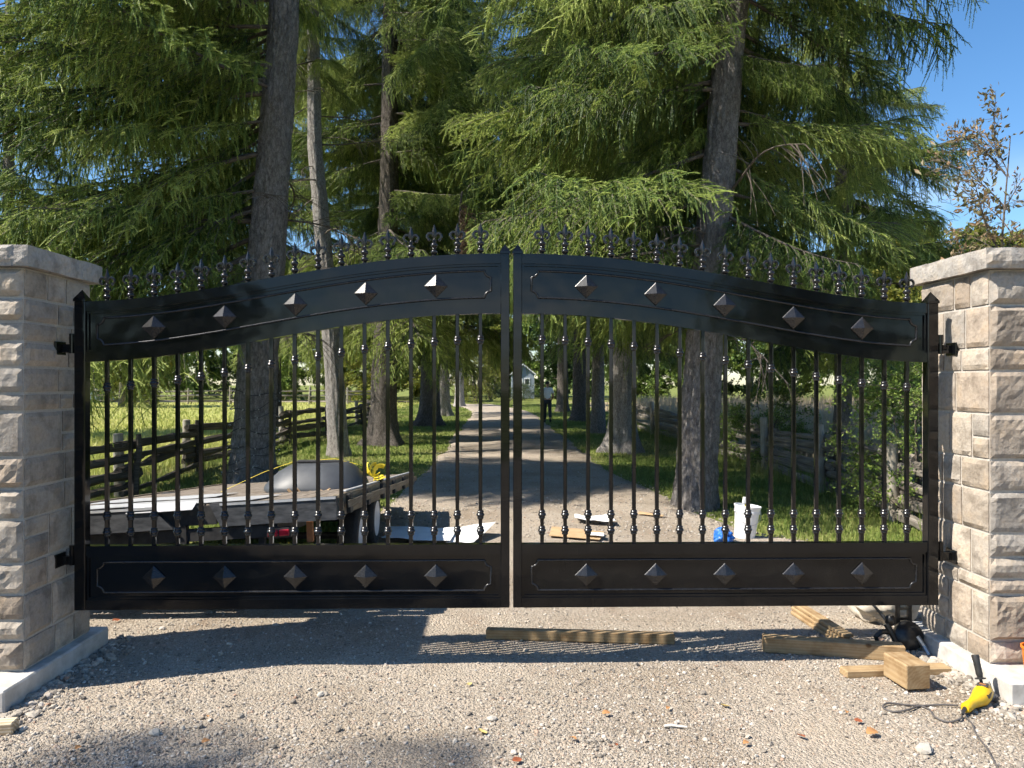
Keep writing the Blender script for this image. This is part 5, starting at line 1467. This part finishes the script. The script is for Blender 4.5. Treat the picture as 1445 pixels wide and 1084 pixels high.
def bucket():
    root = thing('bucket', 'white plastic bucket with a brush in it, standing on the grass', 'bucket', (2.60, 8.0, -0.03))
    root.rotation_euler = (0, R(6), 0); root.scale = (0.87, 0.87, 0.95)
    b = MB(); b.lathe([(0.118, 0.0), (0.142, 0.30), (0.152, 0.30), (0.152, 0.322), (0.146, 0.325), (0.155, 0.365), (0.160, 0.368), (0.160, 0.382), (0.150, 0.382), (0.138, 0.28), (0.115, 0.012), (0.01, 0.010)], 32, 0, None, cap=False)
    b.add([(0.118 * math.cos(t), 0.118 * math.sin(t), 0.0) for t in np.linspace(0, 2 * math.pi, 32, endpoint=False)], [tuple(reversed(range(32)))])
    b.build('pail', BUCKET, root, smooth=35)
    b = MB(); b.tube([(0.16 * math.cos(t), -0.162 * abs(math.sin(t)) - 0.004, 0.335 - 0.15 * math.sin(t)) for t in np.linspace(0, math.pi, 17)], 0.003, 5); b.build('handle', BARE_STEEL, root)
    b = MB(); b.tube([(0.03, 0.0, 0.02), (-0.02, -0.02, 0.30), (-0.035, -0.03, 0.40)], [0.012, 0.014, 0.016], 8); b.build('brush_handle', YELLOW_STRAP, root)
    b = MB(); b.box(-0.075, -0.005, -0.05, -0.01, 0.40, 0.47, 0, None, 0.006); b.build('brush_head', PAPER, root)
bucket()
lump('tarp', 'crumpled blue tarp bundle beside the white bucket', 'tarp', (2.30, 7.75, -0.02), (0.10, 0.10, 0.10), BLUE, 4, 0.5, 3.0, 40, 24, fold=0.5)
lump('canvas_sack', 'beige canvas sack slumped behind the right pillar', 'sack', (2.62, 5.15, 0.0), (0.25, 0.18, 0.25), CANVAS, 9, 0.22, 1.3, 56, 36, fold=0.28)
warped_sheet('cardboard_sheet', 'flattened cardboard lying on the drive behind the right gate leaf', 'cardboard', CARD, [(0.55, 7.95, 0.012), (1.05, 7.75, 0.012), (1.15, 8.15, 0.012), (0.62, 8.45, 0.012)], 0.005, 0.03, 5)
warped_sheet('paper_sheet', 'small white sheet on the flattened cardboard', 'paper', PAPER, [(0.92, 7.86, 0.05), (1.1, 7.80, 0.05), (1.12, 7.96, 0.05), (0.94, 8.0, 0.05)], 0.002, 0.01, 6)
warped_sheet('cardboard_strip', 'narrow cardboard strip farther up the drive', 'cardboard', CARD, [(1.72, 9.35, 0.01), (1.98, 9.1, 0.01), (2.02, 9.18, 0.01), (1.78, 9.45, 0.01)], 0.005, 0.02, 7)
warped_sheet('plastic_film', 'crumpled white plastic film on the drive behind the cardboard', 'plastic film', WHITE_SHEET, [(0.9, 8.72, 0.01), (1.35, 8.6, 0.01), (1.32, 8.9, 0.01), (0.92, 9.0, 0.01)], 0.003, 0.14, 8, 18)
warped_sheet('sheet_metal', 'large pale sheet lying in the trailer shadow beside the wheels', 'sheet', WHITE_SHEET, [(-1.15, 7.75, 0.01), (-0.45, 7.6, 0.02), (-0.40, 8.25, 0.02), (-1.15, 8.35, 0.01)], 0.003, 0.07, 9, 14)
warped_sheet('sheet_metal', 'bright white sheet with a curled corner right of the trailer shadow', 'sheet', WHITE_SHEET, [(-0.50, 7.65, 0.015), (-0.22, 7.65, 0.015), (0.0, 8.2, 0.11), (-0.42, 8.35, 0.03)], 0.003, 0.03, 10, 12)
def tub():
    root = thing('orange_tub', 'orange plastic tub with a white label on the right footing ledge', 'tub', (2.80, 3.91, 0.111))
    b = MB(); b.lathe([(0.062, 0.0), (0.074, 0.12), (0.080, 0.122), (0.080, 0.132), (0.072, 0.132), (0.058, 0.01), (0.002, 0.008)], 28); b.build('body', ORANGE, root, smooth=35)
    V = []; F = []
    for k in range(9):
        a = R(205 + 12 * k)
        for z, rr in ((0.03, 0.0672), (0.085, 0.0722)): V.append((rr * math.cos(a), rr * math.sin(a), z))
    F = [(2 * k, 2 * k + 2, 2 * k + 3, 2 * k + 1) for k in range(8)]
    MB().add(V, F).build('label', PAPER, root, smooth=True)
    V = []; 
    for row, (z0, z1, k0, k1) in enumerate(((0.038, 0.044, 1, 5), (0.050, 0.053, 1, 6))):
        for k in range(k0, k1):
            a0, a1 = R(207 + 12 * k), R(214 + 12 * k)
            rr = 0.0695 + row * 0.0008
            V.append([(rr * math.cos(a0), rr * math.sin(a0), z0), (rr * math.cos(a1), rr * math.sin(a1), z0), (rr * math.cos(a1) * 1.006, rr * math.sin(a1) * 1.006, z1), (rr * math.cos(a0) * 1.006, rr * math.sin(a0) * 1.006, z1)])
    b = MB()
    for q in V: b.add(q, [(0, 1, 2, 3)])
    b.build('label_print', BLACK_PL, root)
    b = MB(); b.tube([(-0.02, 0.0, 0.02), (0.01, -0.02, 0.14), (0.03, -0.03, 0.19)], [0.02, 0.022, 0.015], 8); b.build('grip_inside', STEEL_GREY, root)
tub()

# ------------------------------------------------------------------ leaves, stones and a stick on the gravel
def leaf_mesh(mat, seed):
    r = rs(seed); n = 9
    V = []; F = []
    for i in range(n):
        t = i / (n - 1); w = 0.36 * math.sin(math.pi * (0.06 + 0.9 * t)) ** 0.8 * (1 + 0.35 * (i % 2))
        z = 0.16 * math.sin(2.6 * t + seed)
        V += [(t - 0.5, -w, z + 0.22 * w), (t - 0.5, 0, z), (t - 0.5, w, z + 0.30 * w)]
    V = [tuple(p) for p in V]; k = len(V); V += [(x, y, z - 0.02) for x, y, z in V]
    for i in range(n - 1):
        for s in (0, 1):
            a = 3 * i + s; F.append((a, a + 3, a + 4, a + 1)); F.append((k + a, k + a + 1, k + a + 4, k + a + 3))
    return MB().add(V, F).mesh('fallen_leaf', mat)
LM = {'o': leaf_mesh(LITTER_O, 1), 'r': leaf_mesh(LITTER_R, 2), 'y': leaf_mesh(LITTER_Y, 3)}
LG = 'dry leaves on the gravel'
for k, x, y, s, rz, lb in (
    ('o', 0.53, 3.68, 0.055, 0.2, 'orange leaf below the right end of the long thin timber'),
    ('y', 1.13, 3.77, 0.060, 2.6, 'yellow-orange leaf on open gravel below the sun-flecked timber'),
    ('o', 0.84, 3.74, 0.040, 0.9, 'small orange leaf right of the pale stick'),
    ('o', 0.34, 3.42, 0.055, 2.4, 'orange leaf at the bottom edge, left of centre-right pair'),
    ('r', 0.53, 3.37, 0.035, 1.2, 'small red-brown leaf at the bottom edge below the pale stick'),
    ('o', 1.10, 3.36, 0.045, 0.4, 'orange leaf at the bottom edge straight below the yellow-orange one'),
    ('r', 1.37, 3.43, 0.060, 1.9, 'red-brown leaf at the bottom edge left of the loops of cord'),
    ('r', 1.70, 3.57, 0.055, 0.1, 'red-brown leaf just in front of the cord loops'),
    ('o', 1.70, 3.44, 0.085, 0.3, 'largest curled orange leaf, below the cord loops'),
    ('o', 1.69, 3.67, 0.035, 1.0, 'small orange leaf touching the left cord loop'),
    ('y', -0.14, 4.07, 0.040, 0.4, 'yellow leaf left of centre, in front of the gate shadow'),
    ('y', -0.06, 3.52, 0.075, 2.2, 'long yellow leaf near the bottom centre'),
    ('r', 0.09, 3.24, 0.060, 0.5, 'red leaf at the very bottom edge near the centre'),
    ('o', -1.81, 3.37, 0.045, 1.4, 'orange leaf near the bottom left corner'),
    ('o', -1.28, 3.42, 0.050, 0.8, 'orange leaf in the tree shade at bottom left'),
    ('o', -1.37, 3.68, 0.035, 2.0, 'small orange leaf in front of the left pillar shadow'),
    ('r', -2.55, 5.22, 0.06, 0.6, 'red-brown leaf behind the left end of the gate')):
    o = obj('fallen_leaf', LM[k], None, (x, y, float(gz(x, y)[0]) + 0.014 + s * 0.05), Euler((0.25, -0.2, rz)), (s * 0.72, s * 0.6, s * 0.8))
    tag(o, lb, 'leaf', LG)
def rock_mesh(seed, mat):
    r = rs(seed)
    V = ICO_V * (1 + 0.35 * (r.rand(12, 1) - 0.5)); F = ICO_F.tolist()
    M = {}; V = V.tolist()
    def mid(a, b):
        k = (min(a, b), max(a, b))
        if k not in M:
            p = (np.array(V[a]) + np.array(V[b])) / 2; p *= 1 + 0.12 * (0.5 + r.randn() * 0.5); V.append(p.tolist()); M[k] = len(V) - 1
        return M[k]
    G = []
    for a, b, c in F:
        ab, bc, ca = mid(a, b), mid(b, c), mid(c, a); G += [(a, ab, ca), (ab, b, bc), (ca, bc, c), (ab, bc, ca)]
    return np_mesh('stone', np.array(V), np.array(G), mat)
PALE_ROCK = simple('pale_rock', (0.36, 0.33, 0.28), (0.48, 0.44, 0.385), 12, 0.9)
for i, (x, y, s, lb) in enumerate(((-0.02, 3.66, 0.030, 'rounded pale stone near the centre of the foreground gravel'), (-0.90, 3.97, 0.030, 'pale stone in front of the left pillar shadow'),
                                   (-1.55, 3.53, 0.036, 'grey stone in the tree shade at bottom left'), (1.86, 3.30, 0.052, 'flat tan stone at the bottom edge left of the trailing cord'))):
    o = obj('loose_stone', rock_mesh(20 + i, PALE_ROCK), None, (x, y, float(gz(x, y)[0]) + s * 0.25), (0, 0, i * 1.3), (s * 0.9, s * 0.72, s * 0.45))
    tag(o, lb, 'stone')
st = MB().tube([(-0.05, 0, 0), (-0.015, 0.004, 0.002), (0.02, -0.003, 0.0), (0.055, -0.012, 0)], [0.006, 0.007, 0.006, 0.004], 6).build('stick', PALE_STICK, None, (0.83, 3.55, float(gz(0.83, 3.55)[0]) + 0.012))
tag(st, 'short bleached stick lying on the foreground gravel', 'stick')

# ------------------------------------------------------------------ person walking away up the drive
def skinned(name, verts, edges, radii, rootv, mat, parent, levels=2):
    me = bpy.data.meshes.new(name + '_cage'); me.from_pydata(verts, edges, []); me.update()
    o = bpy.data.objects.new(name + '_cage', me); COL.objects.link(o)
    sk = o.modifiers.new('skin', 'SKIN'); sk.use_smooth_shade = True
    sv = me.skin_vertices[0].data
    for i, rd in enumerate(radii):
        sv[i].radius = rd if isinstance(rd, tuple) else (rd, rd); sv[i].use_root = (i == rootv)
    ss = o.modifiers.new('sub', 'SUBSURF'); ss.levels = levels; ss.render_levels = levels
    dg = bpy.context.evaluated_depsgraph_get(); dg.update()
    out = bpy.data.meshes.new_from_object(o.evaluated_get(dg)); out.name = name
    out.materials.clear(); out.materials.append(mat)
    bpy.data.objects.remove(o); bpy.data.meshes.remove(me)
    out.polygons.foreach_set('use_smooth', [True] * len(out.polygons))
    return obj(name, out, parent)

def person():
    root = thing('person', 'person in a white T-shirt and dark trousers walking away up the drive', 'person', (2.12, 31.6, 0.0))
    # +y is the walking direction; left foot forward, right foot pushing off
    V = {'pelvis': (0, 0, 0.93), 'waist': (0, 0.01, 1.06), 'chest': (0, 0.02, 1.27), 'neckb': (0, 0.03, 1.43), 'neck': (0, 0.045, 1.50), 'head': (0, 0.06, 1.62), 'crown': (0, 0.055, 1.70),
         'lsh': (-0.17, 0.02, 1.38), 'lel': (-0.24, -0.04, 1.11), 'lwr': (-0.22, 0.06, 0.88), 'lha': (-0.21, 0.09, 0.81), 'rsh': (0.17, 0.02, 1.38), 'rel': (0.235, 0.0, 1.11), 'rwr': (0.20, 0.20, 0.98), 'rha': (0.185, 0.26, 0.95),
         'lhi': (-0.09, 0.0, 0.88), 'lkn': (-0.10, 0.14, 0.50), 'lan': (-0.10, 0.20, 0.09), 'lto': (-0.11, 0.36, 0.05), 'rhi': (0.09, 0.0, 0.88), 'rkn': (0.10, -0.03, 0.49), 'ran': (0.10, -0.24, 0.17), 'rto': (0.11, -0.17, 0.05)}
    names = list(V); ix = {n: i for i, n in enumerate(names)}
    E = [('pelvis', 'waist'), ('waist', 'chest'), ('chest', 'neckb'), ('neckb', 'neck'), ('neck', 'head'), ('head', 'crown'), ('chest', 'lsh'), ('lsh', 'lel'), ('lel', 'lwr'), ('lwr', 'lha'),
         ('chest', 'rsh'), ('rsh', 'rel'), ('rel', 'rwr'), ('rwr', 'rha'), ('pelvis', 'lhi'), ('lhi', 'lkn'), ('lkn', 'lan'), ('lan', 'lto'), ('pelvis', 'rhi'), ('rhi', 'rkn'), ('rkn', 'ran'), ('ran', 'rto')]
    rad = dict(pelvis=(.14, .10), waist=(.125, .09), chest=(.15, .10), neckb=.075, neck=.052, head=(.080, .095), crown=(.055, .065), lsh=.06, lel=.042, lwr=.030, lha=.038, rsh=.06, rel=.042, rwr=.030, rha=.038,
               lhi=.085, lkn=.058, lan=.040, lto=.035, rhi=.085, rkn=.058, ran=.040, rto=.035)
    skinned('body', [V[n] for n in names], [(ix[a], ix[b]) for a, b in E], [rad[n] for n in names], 0, SKIN, root)
    def sub(name, ns, es, grow, mat, extra=None):
        W = dict(V); 
        if extra: W.update(extra)
        i2 = {n: i for i, n in enumerate(ns)}
        rr = [tuple(q + grow for q in rad[n]) if isinstance(rad.get(n, 0.06), tuple) else rad.get(n, 0.055) + grow for n in ns]
        return skinned(name, [W[n] for n in ns], [(i2[a], i2[b]) for a, b in es], rr, 0, mat, root)
    sub('shirt', ['pelvis2', 'waist', 'chest', 'neckb2', 'lsh', 'lsl', 'rsh', 'rsl'], [('pelvis2', 'waist'), ('waist', 'chest'), ('chest', 'neckb2'), ('chest', 'lsh'), ('lsh', 'lsl'), ('chest', 'rsh'), ('rsh', 'rsl')], 0.028, SHIRT,
        {'pelvis2': (0, 0, 0.90), 'neckb2': (0, 0.03, 1.40), 'lsl': (-0.215, -0.015, 1.20), 'rsl': (0.212, 0.005, 1.20)})
    sub('trousers', ['pelvis', 'lhi', 'lkn', 'lan2', 'rhi', 'rkn', 'ran2'], [('pelvis', 'lhi'), ('lhi', 'lkn'), ('lkn', 'lan2'), ('pelvis', 'rhi'), ('rhi', 'rkn'), ('rkn', 'ran2')], 0.016, TROUSERS,
        {'lan2': (-0.10, 0.195, 0.13), 'ran2': (0.10, -0.22, 0.20)})
    for s, a, b in ((-1, V['lan'], V['lto']), (1, V['ran'], V['rto'])):
        m = MB(); m.tube([(a[0], a[1] - 0.05, a[2] - 0.02), ((a[0] + b[0]) / 2, (a[1] + b[1]) / 2, (a[2] + b[2]) / 2), b], [0.052, 0.052, 0.035], 10); m.build('shoe', BLACK_PL, root, smooth=True)
    h = MB(); n = 14; prof = []
    for j in range(8):
        t = j / 7; prof.append((max(0.004, 0.102 * math.sin(math.pi * (0.5 + 0.5 * t)) ** 0.6), 1.60 + 0.135 * t))
    h.lathe(prof, n, 0, Matrix.Translation((0, 0.045, 0)) @ Matrix.Diagonal((0.98, 1.12, 1.0, 1.0))); h.build('hair', HAIR, root, smooth=True)
person()

# ------------------------------------------------------------------ far buildings
def shed(name, label, loc, rz, w, d, he, ha, wall, trimdoor=True):
    root = thing(name, label, 'shed', loc, rz)
    b = MB(); hw = w / 2
    V = [(-hw, 0, 0), (hw, 0, 0), (hw, 0, he), (0, 0, ha), (-hw, 0, he)]; V += [(x, d, z) for x, _, z in V]
    b.add(V, [(0, 1, 2, 3, 4), (9, 8, 7, 6, 5), (0, 5, 6, 1), (1, 6, 7, 2), (4, 9, 5, 0), (2, 7, 8, 3), (3, 8, 9, 4)]); b.build('wall', wall, root)
    b = MB(); n = Vector((he - ha, 0, -hw)).normalized()
    for s in (-1, 1):
        e = 0.18; sl = (ha - he) / hw
        P = [(s * (hw + e), he - e * sl), (0, ha), (0, ha + 0.10), (s * (hw + e), he - e * sl + 0.10)]
        P = [(x, z + 0.012) for x, z in P]
        V = [(x, -0.2, z) for x, z in P] + [(x, d + 0.2, z) for x, z in P]
        b.add(V, [(0, 1, 2, 3), (7, 6, 5, 4), (0, 4, 5, 1), (1, 5, 6, 2), (2, 6, 7, 3), (3, 7, 4, 0)])
    rf = b.build('roof', ROOFG, root)
    b = MB()
    for s in (-1, 1):
        sl = (ha - he) / hw; e = 0.18
        P = [(s * (hw + e), he - e * sl - 0.04), (s * 0.0, ha - 0.04), (0, ha + 0.11), (s * (hw + e), he - e * sl + 0.11)]
        b.add([(x, -0.23, z) for x, z in P] + [(x, -0.205, z) for x, z in P], [(0, 1, 2, 3), (7, 6, 5, 4), (0, 4, 5, 1), (1, 5, 6, 2), (2, 6, 7, 3), (3, 7, 4, 0)])
    b.build('barge_board', TRIMW, rf)
    win = MB(); wx, wz, ww, wh = hw * 0.35, he * 0.68, w * 0.13, he * 0.15
    win.box(wx - ww, wx + ww, -0.05, -0.004, wz - wh, wz + wh); wo = win.build('window', TRIMW, root)
    g2 = MB(); g2.box(wx - ww * 0.68, wx + ww * 0.68, -0.06, -0.052, wz - wh * 0.68, wz + wh * 0.68); g2.build('pane', GLASS, wo)
    dr_ = MB(); dr_.box(-hw * 0.55, -hw * 0.02, -0.05, -0.004, 0, he * 0.8); dr_.build('door', TRIMW, root)
    return root
shed('garden_shed', 'blue-grey gabled shed with white trim at the end of the drive', (3.0, 85.0, 0), 0.0, 2.5, 3.0, 2.75, 3.75, SIDING)
shed('farm_shed', 'small pale shed with a grey roof across the left field', (-38.5, 69.5, 0), R(12), 5.0, 6.0, 1.7, 2.7, TRIMW)
